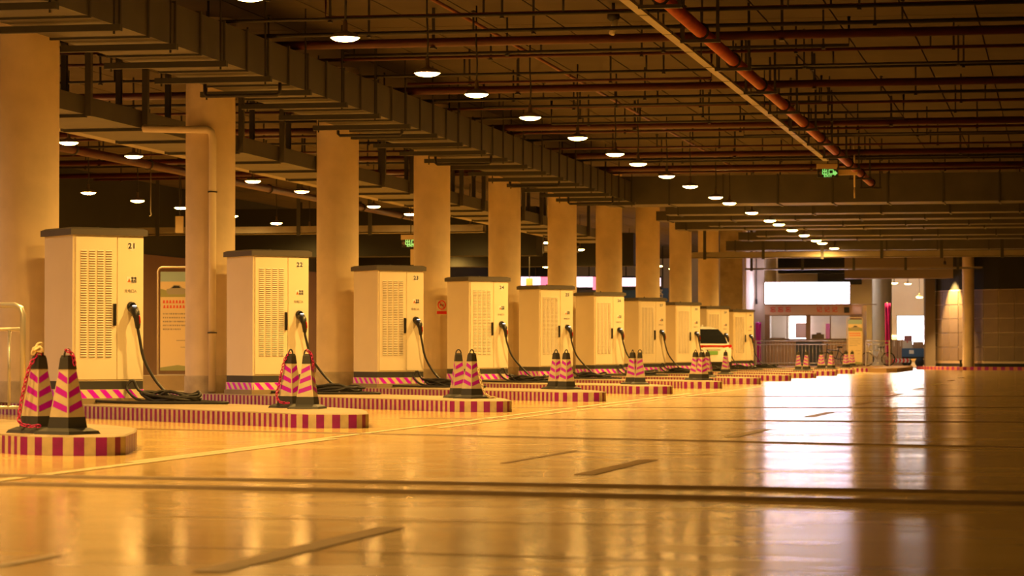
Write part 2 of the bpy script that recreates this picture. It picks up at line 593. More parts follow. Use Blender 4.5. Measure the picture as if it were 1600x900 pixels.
def make_cabinet(num):
    t = empty('charging_cabinet', 'tall cream louvred charging cabinet numbered 21, nearest and leftmost of the row', 'cabinet',
              (ISL_O.x, ISL_O.y, KH), R(45), 'charging cabinets in a row')
    z = -KH
    base = MB().box(-W2 - 0.03, W2 + 0.03, -D2 - 0.03, D2 + 0.03, 0, 0.075)
    base.build('mortar_bed', M_ISL, t)
    # striped concrete base, slanted tape bars on the four sides
    b = MB().box(-W2 - 0.01, W2 + 0.01, -D2 - 0.01, D2 + 0.01, 0.075, 0.197)
    cb = b.build('base', M_TCREAM, t)
    tp = MB()
    for side in range(4):
        half = W2 if side % 2 == 0 else D2
        off = (D2 if side % 2 == 0 else W2) + 0.012
        a = side * math.pi / 2
        ca, sa = math.cos(a), math.sin(a)
        kk = int(2 * half / 0.19) + 1
        for q in range(-1, kk):
            u0 = -half + 0.02 + q * 0.19
            quad = []
            for u, zz in ((u0 + 0.11, 0.078), (u0 + 0.20, 0.078), (u0 + 0.09, 0.194), (u0, 0.194)):
                u = max(-half, min(half, u))
                x, y = u, -off
                quad.append((x * ca - y * sa, x * sa + y * ca, zz))
            tp.add(quad, [(0, 1, 2, 3)])
    tp.build('tape_stripes', M_TPINK, cb)
    MB().box(-W2, W2, -D2, D2, 0.197, 0.31).build('plinth', M_PLINTH, t, label='dark grey plinth')
    MB().box(-W2, W2, -D2, D2, 0.31, 2.31).build('body', M_CAB, t)
    # lid: overhanging slab with a low hipped top and bevelled rim
    ld = MB()
    a, bq = W2 + 0.045, D2 + 0.045
    vs = [(-a, -bq, 2.305), (a, -bq, 2.305), (a, bq, 2.305), (-a, bq, 2.305), (-a, -bq, 2.385), (a, -bq, 2.385), (a, bq, 2.385), (-a, bq, 2.385),
          (-a + .05, -bq + .05, 2.41), (a - .05, -bq + .05, 2.41), (a - .05, bq - .05, 2.41), (-a + .05, bq - .05, 2.41)]
    ld.add(vs, [(0, 3, 2, 1), (0, 1, 5, 4), (1, 2, 6, 5), (2, 3, 7, 6), (3, 0, 4, 7), (4, 5, 9, 8), (5, 6, 10, 9), (6, 7, 11, 10), (7, 4, 8, 11), (8, 9, 10, 11)])
    lid = ld.build('lid', M_LID, t, label='dark grey overhanging lid')
    MB().lathe([(0.0, 2.45), (0.022, 2.44), (0.022, 2.41)], 8, c=(0.1, 0.1, 0)).build('lifting_eye', M_DARK, lid)
    dl = rbox(-W2 + 0.035, 0.122, -D2 - 0.02, -D2 + 0.002, 0.33, 2.285).build('louvered_door', M_CAB, t)
    lv = make_louvers()
    lo = lv.build('louvers', [M_LOUV, M_SLOT_SHADE], dl, kind='stuff')
    lo.location = (0, 0, z + 0.0 + 0.17 - 0.17)
    dr = rbox(0.130, W2 - 0.006, -D2 - 0.02, -D2 + 0.002, 0.33, 2.285).build('plain_door', M_CAB, t)
    h = MB().box(0.062, 0.098, -D2 - 0.058, -D2 - 0.018, 1.07, 1.37)
    h.box(0.066, 0.094, -D2 - 0.068, -D2 - 0.058, 1.10, 1.34)
    h.build('handle', M_BLACK, dl, label='black lock handle')
    h2 = MB().box(W2 - 0.002, W2 + 0.03, -D2 + 0.12, -D2 + 0.155, 1.07, 1.37)
    h2.build('side_handle', M_BLACK, t)
    # number on a white disc
    fy = -D2 - 0.0215
    nd = MB().lathe([(0.0, 0), (0.062, 0), (0.062, 0.002)], 20)
    nd.v = [(x, -zz, y) for x, y, zz in nd.v]
    nd.s = [False] * len(nd.s)
    ndo = nd.build('number_disc', M_WHITE, dr)
    ndo.location = (0.345, fy, 2.165)
    wl_ = MB().box(0.265, 0.415, fy - 0.001, fy + 0.001, 1.655, 1.745)
    wlo = wl_.build('warning_label', M_WHITE, dr)
    tri = MB().add([(0.275, fy - 0.002, 1.665), (0.335, fy - 0.002, 1.665), (0.305, fy - 0.002, 1.725)], [(0, 1, 2)])
    tri.add([(0.300, fy - 0.003, 1.675), (0.311, fy - 0.003, 1.675), (0.308, fy - 0.003, 1.708), (0.302, fy - 0.003, 1.708)], [(0, 1, 2, 3)], 1)
    tri.build('warning_triangle', [M_ORANGE, M_INK], wlo)
    text('number', str(num), 0.105, M_INK, dr, (0.345, fy - 0.004, 2.165), bold=0.0025, sp=1.15)
    text('warning_text', '有电\n危险', 0.042, M_INK, wlo, (0.375, fy - 0.003, 1.70), bold=0.001)
    text('port_text', '充电口A', 0.05, M_GREYINK, dr, (0.325, fy - 0.002, 1.545))
    # socket with its round hood
    sk = MB().lathe([(0.0, -0.03), (0.052, -0.03), (0.066, 0.0), (0.060, 0.05), (0.045, 0.055), (0.04, 0.02), (0.0, 0.02)], 16)
    sk.v = [(x, -zz, y) for x, y, zz in sk.v]
    so = sk.build('socket', M_BLACK, dr)
    so.location = (0.335, fy, 1.335)
    return t


GUN = Vector((0.335, -D2 - 0.02, 1.335 + KH))


def gun_mesh():
    """plug body, curved grip with red lever, held in the socket"""
    mb = MB()
    g = GUN
    mb.tube([g + Vector((0, -0.005, -0.02)), g + Vector((0, -0.10, -0.05)), g + Vector((0.0, -0.145, -0.09)), g + Vector((0.012, -0.16, -0.16)), g + Vector((0.03, -0.15, -0.25)), g + Vector((0.035, -0.14, -0.30))],
            [0.056, 0.064, 0.06, 0.046, 0.04, 0.032], 10, 0)
    return mb


def make_cable(num, k, seed):
    rnd = random.Random(seed)
    t = empty('charging_cable', 'black charging cable plugged into the %s cabinet from the left, coiled below' % nth(k + 1), 'cable', (ISL_O.x, ISL_O.y + STEP * k, 0), R(45),
              'charging cables with plugs')
    g = gun_mesh().build('plug', M_BLACK, t)
    MB().lathe([(0, 0.0), (0.030, -0.003), (0.030, -0.014)], 10, c=(GUN.x - 0.008, GUN.y - 0.125, GUN.z + 0.016)).build('plug_lens', E_LED, g, label='small white light on the plug')
    lens = g.children[0]
    a = GUN + Vector((0.012, -0.165, -0.10))
    MB().tube([a, a + Vector((0.02, -0.035, -0.04)), a + Vector((0.03, -0.03, -0.12)), a + Vector((0.025, 0.0, -0.15))], 0.012, 6).build('lever', M_TAIL, g, label='dark red release lever')
    r = 0.021
    zt = KH + r
    p0 = GUN + Vector((0.035, -0.14, -0.30))
    path = [p0, p0 + Vector((0.02, -0.01, -0.12))]
    # hang, sweep down to the island
    sw = rnd.uniform(0.12, 0.36)
    path += [Vector((0.40 + sw * 0.3, -0.66, 0.78)), Vector((0.46 + sw * 0.8, -0.72, 0.50)), Vector((0.56 + sw, -0.86, 0.30)), Vector((0.66 + sw, -1.0, zt + 0.01))]
    cx, cy = 0.72, -1.05
    n = rnd.choice((3, 4))
    for i in range(n * 8):
        a_ = i * math.pi / 4 + rnd.uniform(-0.2, 0.2)
        L = rnd.uniform(0.32, 0.52)
        u = math.cos(a_) * L
        v = math.sin(a_) * rnd.uniform(0.08, 0.16)
        path.append(Vector((cx + (u + v) * 0.7071, cy + (-u + v) * 0.7071, zt + 0.026 * (i % 5) + rnd.uniform(0, 0.06))))
    # one loop springs up, and one end trails towards the tip
    path += [Vector((0.42, -0.72, zt + 0.12)), Vector((0.30, -0.62, zt + 0.30)), Vector((0.22, -0.60, zt + 0.18)), Vector((0.36, -0.78, zt + 0.02)), Vector((0.7, -1.12, zt + 0.05)),
             Vector((1.05, -1.40, zt + 0.01)), Vector((1.22, -1.62, zt)), Vector((1.12, -1.68, zt)), Vector((0.85, -1.42, zt)), Vector((0.3, -0.95, zt)), Vector((-0.05, -0.62, zt + 0.01)), Vector((-0.2, -0.5, zt + 0.02))]
    # Catmull-Rom smoothing
    out = []
    for i in range(len(path) - 1):
        q0, q1, q2, q3 = path[max(0, i - 1)], path[i], path[i + 1], path[min(len(path) - 1, i + 2)]
        for s in range(4):
            u = s / 4
            pt = 0.5 * ((2 * q1) + (q2 - q0) * u + (2 * q0 - 5 * q1 + 4 * q2 - q3) * u * u + (3 * q1 - q0 - 3 * q2 + q3) * u ** 3)
            pt.z = max(pt.z, zt)
            out.append(pt)
    out.append(path[-1])
    MB().tube(out, r, 6).build('cord', M_RUB, t)
    return t


proto = make_cabinet(21)
for k in range(10):
    if k == 0:
        c = proto
    else:
        c = copy_tree(proto)
        c['label'] = 'tall cream louvred charging cabinet numbered %d, %s from the left' % (21 + k, nth(k + 1))
        c.location.y = ISL_O.y + STEP * k
        for d in c.children:
            for x in d.children:
                if x.name.startswith('number.') or x.name == 'number':
                    tmp = text('number', str(21 + k), 0.105, M_INK, d, (0, 0, 0), bold=0.0025, sp=1.15)
                    x.data = tmp.data
                    bpy.data.objects.remove(tmp)
    make_cable(21 + k, k, 100 + k)

# ------------------------------------------------------------------ columns
cm = MB()
cm.lathe([(0.425, KH), (0.425, CEIL_Z)], 40)
cm_data = cm.data('column', M_COLM)
for i in range(1, 11):
    lab = '%s round plastered column from the left, standing behind charging cabinet %d' % (nth(i).capitalize(), 20 + i)
    t = empty('round_column', lab.lower(), 'column', (0, 48.28 + STEP * (i - 2), 0), 0, 'columns in a row behind the cabinets')
    link('shaft', cm_data, t)
    MB().lathe([(0.44, KH), (0.44, KH + 0.28), (0.428, KH + 0.30)], 40).build('base_band', mat('stained_base', (0.50, 0.40, 0.24), 0.85, var=0.4, scale=4), t)
    if i == 2:
        MB().tube([(-1.06, -0.35, 4.72), (-1.04, -0.48, 4.7), (-0.35, -0.5, 4.67), (0.10, -0.5, 4.66), (0.17, -0.49, 4.62), (0.19, -0.48, 4.5), (0.19, -0.48, 0.2)], 0.065, 10).build('drain_pipe', M_PIPEC, t, label='cream drain pipe bent down the column')
        for zz in (1.2, 3.6):
            MB().tube([(0.19 + 0.075 * math.cos(a), -0.48 + 0.075 * math.sin(a), zz) for a in [x * math.pi / 6 for x in range(13)]], 0.012, 6).build('pipe_clamp', M_DARK, t)
MB().box(-0.5, 0.5, -0.5, 0.5, KH, CEIL_Z).build('square_pillar', M_CONC, None, 'square bare concrete pillar with rusty edges at the end of the column row', 'pillar', loc=(0, 124.6, 0))

# ------------------------------------------------------------------ traffic cones
CB0, CB1, CZ0, CZ1 = 0.124, 0.049, 0.035, 0.60


def cone_half(z):
    return CB0 + (CB1 - CB0) * (z - CZ0) / (CZ1 - CZ0)


def make_cone(label, loc, rz):
    t = empty('traffic_cone', label, 'cone', loc, rz, 'black topped square traffic cones')
    MB().frustum(0.205, 0.0, 0.19, 0.028).frustum(0.19, 0.028, 0.135, 0.055).build('base', M_CONE_B, t, label='black rubber base')
    MB().frustum(CB0, CZ0, cone_half(0.15), 0.15).build('lower_sleeve', M_CONE_B, t)
    b = MB().frustum(cone_half(0.15), 0.15, cone_half(0.565), 0.565).build('body', M_CONE_W, t, label='cream reflective body')
    st = MB()
    for side in range(4):
        a = side * math.pi / 2
        ca, sa = math.cos(a), math.sin(a)
        sg = 1 if side % 2 == 0 else -1
        for q in range(3):
            zc = 0.235 + q * 0.125
            quad = []
            for u, dz in ((-0.86, -0.052), (0.86, 0.008), (0.86, 0.068), (-0.86, 0.008)):
                zz = min(0.56, max(0.155, zc + dz * 0.92))
                h = cone_half(zz) + 0.0015
                x, y = u * sg * h, -h
                quad.append((x * ca - y * sa, x * sa + y * ca, zz))
            if sg < 0:
                quad.reverse()
            st.add(quad, [(0, 1, 2, 3)])
    st.build('chevron_bands', M_CONE_P, b, label='magenta chevron bands')
    top = MB().frustum(cone_half(0.565) + 0.003, 0.565, 0.047, 0.66).frustum(0.047, 0.66, 0.038, 0.688)
    top.build('cap', M_CONE_B, t)
    MB().tube([(0.042 * math.cos(x), 0, 0.675 + 0.068 * math.sin(x)) for x in [math.pi * i / 8 for i in range(9)]], 0.010, 6).build('handle_ring', M_CONE_B, t)
    return t


def place_cone(label, x, y, rz, src=[None]):
    if src[0] is None:
        src[0] = make_cone(label, (x, y, KH), rz)
        return src[0]
    c = copy_tree(src[0])
    c['label'] = label
    c.location = (x, y, KH)
    c.rotation_euler = (0, 0, rz)
    return c


for lab, x, y, a in (
        ('striped cone draped with a red chain, left of two at the left edge', 5.47, 26.03, 62),
        ('striped cone with bare handle, right of the two nearest at the left edge', 5.86, 25.70, 68),
        ('striped cone wrapped in red chain, left of two before the second cabinet', 4.73, 36.74, 68),
        ('striped cone with bare cap, right of two before the second cabinet', 5.09, 36.24, 0),
        ('striped cone, left of two in front of cabinet 24', 5.23, 44.40, 25),
        ('striped cone, right of two in front of cabinet 24', 5.56, 43.85, 55),
        ('striped cone, left of the overlapping two in front of cabinet 25', 4.99, 54.05, 50),
        ('striped cone, right of the overlapping two in front of cabinet 25', 5.25, 53.70, 56),
        ('striped cone, left of two below cabinet 27', 5.25, 61.80, 75),
        ('striped cone, right of two below cabinet 27', 5.47, 61.40, 10),
        ('striped cone, leftmost of three below cabinet 28', 5.44, 70.76, 58),
        ('striped cone, middle of three below cabinet 28', 5.66, 70.30, 50),
        ('striped cone, rightmost of three below cabinet 28', 4.78, 78.29, 80),
        ('lone striped cone on the kerb in front of the white car', 4.16, 87.55, 80),
        ('striped cone, left of two in front of the booth door', 4.89, 103.56, 8),
        ('striped cone, right of two in front of the booth door', 5.22, 103.20, 80),
        ('striped cone left of the black bicycle', 4.99, 112.14, 45),
        ('striped cone overlapping the bicycle wheel', 5.42, 111.70, 66),
        ('striped cone below the poster stand by the booth', 5.33, 120.40, 48),
        ('small striped cone right of the poster stand by the booth', 5.05, 127.6, 52)):
    place_cone(lab, x, y, R(a))


def chain(label, pts, r=0.013, m=M_CHAIN, cat='chain'):
    out = []
    for i in range(len(pts) - 1):
        q0, q1, q2, q3 = [Vector(pts[j]) for j in (max(0, i - 1), i, i + 1, min(len(pts) - 1, i + 2))]
        for s in range(6):
            u = s / 6
            out.append(0.5 * ((2 * q1) + (q2 - q0) * u + (2 * q0 - 5 * q1 + 4 * q2 - q3) * u * u + (3 * q1 - q0 - 3 * q2 + q3) * u ** 3))
    out.append(Vector(pts[-1]))
    # evenly spaced oval links, alternately turned
    mb = MB()
    acc, last = 0.0, out[0]
    flip = 0
    for p in out[1:]:
        while (p - last).length > 0.042:
            d = (p - last).normalized()
            c = last + d * 0.021
            side = d.cross(Vector((0.3, 0.8, 0.5))).normalized()
            if flip:
                side = d.cross(side).normalized()
            flip ^= 1
            mb.tube([c + d * 0.028 * math.cos(a) + side * 0.016 * math.sin(a) for a in [2 * math.pi * k / 8 for k in range(8)]], 0.006 if m is M_CHAIN else 0.010, 5, closed=True)
            last = last + d * 0.042
    return mb.build('plastic_chain' if m is M_CHAIN else 'rope', m, None, label, cat)


def at_cone(cx, cy, pts):
    """points given as (camera-right, toward camera, up) around a cone foot"""
    ex, ey = Vector((0.98, 0.196, 0)), Vector((0.196, -0.98, 0))
    return [Vector((cx, cy, KH)) + ex * a + ey * b + Vector((0, 0, c)) for a, b, c in pts]


chain('red plastic chain hanging down the left cone onto its base', at_cone(5.47, 26.03, [(0.02, 0.03, 0.70), (-0.06, 0.07, 0.62), (-0.105, 0.09, 0.45), (-0.14, 0.12, 0.25), (-0.14, 0.20, 0.10), (-0.06, 0.23, 0.065), (0.03, 0.24, 0.066), (0.06, 0.25, 0.066)]))
chain('red plastic chain wrapped around the cone in front of cabinet 22', at_cone(4.73, 36.74, [(0.0, 0.03, 0.70), (-0.07, 0.05, 0.62), (-0.11, 0.08, 0.45), (-0.14, 0.09, 0.30), (-0.17, 0.13, 0.14), (-0.10, 0.22, 0.07), (0.02, 0.23, 0.066)]))
chain('short red chain end looped on the nearest bare cone', at_cone(5.86, 25.70, [(-0.01, 0.045, 0.735), (0.05, 0.045, 0.70), (0.065, 0.045, 0.64), (0.07, 0.05, 0.60)]))
chain('red chain end looped over the right cone by cabinet 22', at_cone(5.09, 36.24, [(-0.01, 0.045, 0.735), (0.05, 0.05, 0.69), (0.07, 0.045, 0.60), (0.085, 0.04, 0.50)]))
chain('pale knotted rope bunched on the cap of the left cone', at_cone(5.47, 26.03, [(-0.05, 0.05, 0.70), (0.0, 0.06, 0.76), (0.05, 0.05, 0.71), (0.0, 0.05, 0.73), (-0.05, 0.04, 0.75), (0.03, 0.02, 0.79)]), m=M_ROPE, cat='rope')
chain('pale rope trailing from the cone by cabinet 24', at_cone(5.56, 43.85, [(0.10, 0.05, 0.45), (0.14, 0.08, 0.25), (0.20, 0.12, 0.08), (0.28, 0.1, 0.02), (0.38, 0.02, 0.012)]), m=M_ROPE, cat='rope')

# ------------------------------------------------------------------ steel guard rail at the left edge
g = empty('guard_rail', 'stainless steel tube guard rail at the left edge behind the cones', 'rail', (3.85, 29.77, KH), R(166))
MB().tube([(0, 0, 0.0), (0, 0, 1.10), (0.03, 0, 1.17), (0.10, 0, 1.20), (2.2, 0, 1.20), (2.27, 0, 1.17), (2.3, 0, 1.10), (2.3, 0, 0.0)], 0.03, 10).build('frame', M_STEEL, g)
MB().tube([(0.02, 0, 0.95), (2.28, 0, 0.95)], 0.018, 8).build('crossbar', M_STEEL, g)
MB().tube([(0.02, 0, 0.14), (2.28, 0, 0.14)], 0.018, 8).build('crossbar', M_STEEL, g)
for i in range(13):
    MB().tube([(0.17 + 0.163 * i, 0, 0.14), (0.17 + 0.163 * i, 0, 0.95)], 0.016, 8).build('baluster', M_STEEL, g)
for x in (0, 2.3):
    MB().lathe([(0.0, 0.012), (0.06, 0.012), (0.06, 0.0)], 12, c=(x, 0, 0)).build('foot_plate', M_STEEL, g)

# ------------------------------------------------------------------ pendant lamps


def make_lamp(label, loc, group, power=1.0, rgb=None):
    t = empty('pendant_lamp', label, 'lamp', loc, 0, group)
    MB().lathe([(0.0, -0.05), (0.07, -0.047), (0.13, -0.036), (0.17, -0.018), (0.198, 0.006)], 14).build('bowl', E_LAMP, t, label='glowing bowl of the lamp')
    MB().lathe([(0.203, 0.0), (0.19, 0.03), (0.14, 0.065), (0.07, 0.085), (0.035, 0.10), (0.03, 0.24), (0.0, 0.245)], 16).build('shade', M_SHADE, t, label='dull brown domed shade')
    ld = bpy.data.lights.new('bulb', 'SPOT')
    ld.energy = LAMP_POWER * power
    ld.color = rgb or LAMP_RGB
    ld.spot_size = R(173)
    ld.spot_blend = 0.9
    ld.shadow_soft_size = 0.13
    bl = link('bulb', ld, t, loc=(0, 0, -0.10))
    zz = CEIL_Z - loc[2]
    MB().tube([(0.0, 0, 0.24), (0.012, 0, 0.5), (-0.008, 0, 0.9), (0, 0, zz)], 0.014, 6).build('cable', M_DARK, t)
    return t


LAMPS = {}


def lamp(label, x, y, z, group, power=1.0, rgb=None):
    key = (round(z, 2), power, rgb)
    if key not in LAMPS:
        LAMPS[key] = make_lamp(label, (x, y, z), group, power, rgb)
        return LAMPS[key]
    c = copy_tree(LAMPS[key])
    tag(c, label, 'lamp', group)
    c.location = (x, y, z)
    return c


main_s = [34.5, 38.9, 43.75, 47.3, 51.9, 56.8, 61.4, 64.6, 69.1, 73.3, 78.5, 81.6, 87.2, 92.4, 95.2, 99.7, 104.1, 109.0, 111.6, 117.2, 126.7, 137.9]
for i, s in enumerate(main_s):
    lamp('glowing pendant lamp, %s from the front in the long row over the aisle' % nth(i + 1), 4.87 + 0.003 * (s - 39), s, 5.13, 'pendant lamps over the aisle', 1.6 if s in (117.2, 126.7) else 1.0)
for i in range(6):
    lamp('glowing pendant lamp, %s before the near end of the aisle row' % nth(i + 1), 4.87, 30.1 - 4.4 * i, 5.13, 'pendant lamps nearer than the picture frame')
for i in range(9):
    lamp('glowing pendant lamp, %s before the near end of the row behind the columns' % nth(i + 1), -5.46, 47.6 - 4.3 * i, 5.13, 'pendant lamps nearer than the picture frame', 0.5, (1.0, 0.62, 0.40))  # whiter tint stands in for an unseen white sign to the left
for i in range(5):
    lamp('glowing pendant lamp, %s before the near end of the far left row' % nth(i + 1), -11.25, 60.2 - 4.3 * i, 5.13, 'pendant lamps nearer than the picture frame', 0.5, (1.0, 0.62, 0.40))  # same whitened tint, added for the unseen white light
rowA = [52.0, 56.0, 60.0, 64.6, 69.0, 73.5, 77.4, 81.3, 85.9, 90.4, 94.7, 99.0, 103.2, 108.8, 112.6, 116.5, 121.0, 125.4, 129.9, 134.6, 139.4, 144.3]
for i, s in enumerate(rowA):
    lamp('glowing pendant lamp, %s from the front in the row just behind the columns' % nth(i + 1), -5.46, s, 5.13, 'pendant lamps behind the columns', 0.5)
rowB = [64.5, 69.0, 73.0, 77.0, 80.9, 86.0, 91.0, 95.1, 99.2, 103.3, 108.9, 113.4, 117.8, 122.3, 126.8, 130.7, 134.6, 139.8]
for i, s in enumerate(rowB):
    lamp('glowing pendant lamp, %s from the front in the far left row' % nth(i + 1), -11.25, s, 5.13, 'pendant lamps in the far left row', 0.5)
for lab, x, y, z in (
        ('small pendant lamp left of the white round column', 3.15, 163.0, 5.05), ('small pendant lamp above the magenta banner', 4.81, 163.3, 4.80),
        ('small pendant lamp above the white screen', 5.58, 163.5, 4.76), ('small pendant lamp hanging lowest behind the round column', 4.45, 161.8, 4.22),
        ('small pendant lamp beside the dark pillar at the panelled wall', 6.24, 163.6, 3.98)):
    lamp(lab, x, y, z, 'pendant lamps at the far shop')
ww = empty('wall_washer', 'small downlight on a rod washing the curved panelled wall', 'lamp', (8.99, 132.47, 4.9))
MB().lathe([(0.0, 0.16), (0.06, 0.15), (0.07, 0.0), (0.055, 0.0), (0.05, 0.12), (0.0, 0.12)], 12).build('housing', M_DARK, ww)
MB().lathe([(0.0, 0.05), (0.05, 0.05)], 12).build('lens', E_LED, ww)
MB().tube([(0, 0, 0.15), (0, 0, CEIL_Z - 4.9)], 0.012, 6).build('rod', M_DARK, ww)
ld = bpy.data.lights.new('bulb', 'SPOT')
ld.energy = 5500
ld.color = (1.0, 0.6, 0.2)
ld.spot_size = R(58)
ld.spot_blend = 0.6
ld.shadow_soft_size = 0.04
bl = link('bulb', ld, ww, loc=(0, 0, -0.02))
bl.rotation_euler = (R(9), 0, R(-30))
# unseen white tubes added to brighten the far shop, hidden behind the beams
for i, (x, y) in enumerate(((2.0, 148.0), (5.5, 154.0), (5.0, 166.5))):
    o = empty('added_tube_lamp', '%s added unseen white tube lamp brightening the far shop' % nth(i + 1), 'lamp', (x, y, 5.9), 0, 'added tube lamps brightening the far shop')
    MB().tube([(-0.75, 0, 0), (0.75, 0, 0)], 0.05, 8).build('tube', E_TUBE2, o)
    MB().box(-0.8, 0.8, -0.06, 0.06, 0.05, 0.10).build('housing', M_DARK, o)
    for xx in (-0.6, 0.6):
        MB().box(xx - 0.01, xx + 0.01, -0.01, 0.01, 0.10, CEIL_Z - 5.9).build('rod', M_DARK, o)

# ------------------------------------------------------------------ main air duct along the columns
DX0, DX1, DZ0, DZ1 = 0.5, 1.9, 5.28, 5.88
duct = empty('air_duct', 'long grey rectangular air duct hung along the column row', 'duct', (1.2, 20, DZ0))
MB().box(DX0 - 1.2, DX1 - 1.2, 0, 63.3, 0, DZ1 - DZ0).build('duct_shell', M_DUCT, duct)
fm = MB()
w, h = (DX1 - DX0) / 2, DZ1 - DZ0
for x0, x1, z0, z1 in ((-w - .03, w + .03, -.03, .0), (-w - .03, w + .03, h, h + .03), (-w - .03, -w, 0, h), (w, w + .03, 0, h)):
    fm.box(x0, x1, -0.025, 0.025, z0, z1)
fm = fm.data('flange', M_DUCT_EDGE)
hb = MB().box(-w - 0.30, w + 0.22, -0.05, 0.05, -0.13, -0.04).data('hanger_bar', M_DUCT_EDGE)
hr = MB().box(-0.012, 0.012, -0.012, 0.012, -0.17, CEIL_Z - DZ0).data('hanger_rod', M_DARK)
for i in range(54):
    link('flange', fm, duct, loc=(0, 0.5 + 1.18 * i, 0))
for i in range(27):
    y = 1.15 + 2.36 * i
    link('hanger_bar', hb, duct, loc=(0, y, 0))
    link('hanger_rod', hr, duct, loc=(-w - 0.2, y, 0))
    link('hanger_rod', hr, duct, loc=(w + 0.12, y, 0))
# cross pipe with C ends below the duct next to some columns
for i in range(5):
    y = 46.2 + STEP * i
    MB().tube([(0.56, y, 5.28), (0.56, y, 5.12), (0.6, y, 5.08), (1.80, y, 5.08), (1.84, y, 5.12), (1.84, y, 5.28)], 0.03, 8).build('conduit_pipe', M_DARK, None,
        '%s thin dark conduit with bent ends under the big duct' % nth(i + 1), 'pipe', 'conduits under the duct')

# second, lower duct behind the columns with twin posts
d2 = empty('cable_duct', 'lower pale cable duct hung on twin posts behind the columns', 'duct', (-1.9, 30, 4.74))
MB().box(-0.7, 0.7, 0, 70, 0, 0.30).build('duct_shell', M_DUCT, d2)
MB().box(-1.5, -0.75, 0, 70, 0.12, 0.34).build('tray', M_TRAY, d2)
pst = MB().box(-0.05, 0.05, -0.05, 0.05, -0.03, CEIL_Z - 4.74 - 0.035).data('post', M_DUCT)
pl = MB().box(-0.72, 0.72, -0.04, 0.04, -0.05, -0.002).data('crossbar', M_DUCT_EDGE)
for i in range(24):
    y = 1.2 + 2.83 * i
    link('post', pst, d2, loc=(0.76, y, 0))
    link('post', pst, d2, loc=(-0.76, y + 0.1, 0))
    link('crossbar', pl, d2, loc=(0, y, 0))

# ------------------------------------------------------------------ pipes across the ceiling


def cross_pipe(name, label, group, s, t0, t1, z, r, m, hang=2.9, rise=(False, False), heads=0, cat='pipe'):
    o = empty(name, label, cat, (0, s, 0), 0, group)
    p = []
    if rise[0]:
        p += [(t0, 0, CEIL_Z - 0.12)]
    p += [(t0, 0, z), (t1, 0, z)]
    if rise[1]:
        p += [(t1, 0, CEIL_Z - 0.12)]
    MB().tube(p, r, 8).build('pipe_run', m, o)
    rr = max(0.016, r * 0.3)
    hm = MB().box(-rr, rr, -rr, rr, z - r - 0.02, CEIL_Z).box(-rr * 1.8, rr * 1.8, -r - .02, r + .02, z - r - 0.03, z - r - 0.005).data('hanger', M_DARK)
    x = t0 + 0.6 + (s * 1.37) % hang
    while x < t1:
        link('hanger', hm, o, loc=(x, 0, 0))
        x += hang
    if heads:
        hd = MB().tube([(0, 0, z), (0, 0, z + 0.3)], 0.018, 6).lathe([(0.0, 0.34), (0.05, 0.32), (0.02, 0.30)], 8, c=(0, 0, z)).data('sprinkler_head', M_DARK)
        x = t0 + 0.9 + (s * 0.77) % heads
        while x < t1:
            link('sprinkler_head', hd, o, loc=(x, 0, 0))
            x += heads
    return o


for i, s in enumerate((38.2, 46.2, 54.3, 63.2, 72.3, 77.5)):
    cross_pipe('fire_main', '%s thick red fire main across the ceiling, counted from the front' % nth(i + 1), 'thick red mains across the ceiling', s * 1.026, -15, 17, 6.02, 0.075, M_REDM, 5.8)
thin = [(36.5, 2.2, 17, 6.05, .03), (40.6, 2.4, 17, 5.95, .03), (42.9, -14, 17, 5.9, .026), (43.9, 3.0, 17, 6.05, .022), (44.9, -14, 17, 5.9, .034), (48.0, 2.2, 10.9, 5.9, .028), (49.5, -14, 17, 6.0, .03),
        (50.6, 8.8, 17, 5.85, .026), (51.5, -14, 17, 5.9, .026), (52.6, 2.2, 8.0, 5.86, .026), (56.5, -14, 17, 5.9, .032), (57.6, 2.6, 9.6, 5.85, .026), (59.0, -14, 17, 5.95, .03), (60.8, -14, 17, 5.9, .026),
        (62.0, 3.2, 11.0, 5.86, .026), (64.9, -14, 17, 5.9, .03), (66.4, 7.0, 17, 5.88, .026), (67.7, -14, 17, 5.95, .03), (69.9, -14, 17, 5.9, .026), (74.2, -14, 17, 5.9, .03), (75.8, 3, 17, 5.95, .026), (79.4, -14, 17, 5.9, .034)]
for i, (s, a, b, z, r) in enumerate(thin):
    s, z = s * 1.02, z + 0.1
    cross_pipe('sprinkler_pipe', '%s thin dark sprinkler pipe across the ceiling, counted from the front' % nth(i + 1), 'thin pipes across the ceiling', s, a, b, z, r,
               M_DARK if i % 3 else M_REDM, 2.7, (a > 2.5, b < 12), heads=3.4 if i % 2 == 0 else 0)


def long_pipe(name, label, pts, r, m, clamp=2.4, hang=True):
    o = empty(name, label, 'pipe', (pts[0][0], pts[0][1], 0))
    q = [Vector((p[0] - pts[0][0], p[1] - pts[0][1], p[2])) for p in pts]
    MB().tube(q, r, 12).build('pipe_run', m, o)
    L = q[-1].y
    y = 1.0
    cl = MB().tube([(r * 1.12 * math.cos(a), 0, r * 1.12 * math.sin(a)) for a in [2 * math.pi * k / 12 for k in range(12)]], r * 0.25, 6, closed=True).data('pipe_clamp', M_DARK)
    while y < L:
        f_ = y / L
        x, z = q[0].x + (q[-1].x - q[0].x) * f_, q[0].z + (q[-1].z - q[0].z) * f_
        link('pipe_clamp', cl, o, loc=(x, y, z))
        if hang:
            MB().box(-0.18 - r, -0.14 - r, -0.03, 0.03, z - r - 0.07, CEIL_Z).box(0.14 + r, 0.18 + r, -0.03, 0.03, z - r - 0.07, CEIL_Z).box(-0.2 - r, 0.2 + r, -0.04, 0.04, z - r - 0.07, z - r - 0.02).build('hanger', M_DARK, o, loc=(x, y, 0))
        y += clamp
    return o


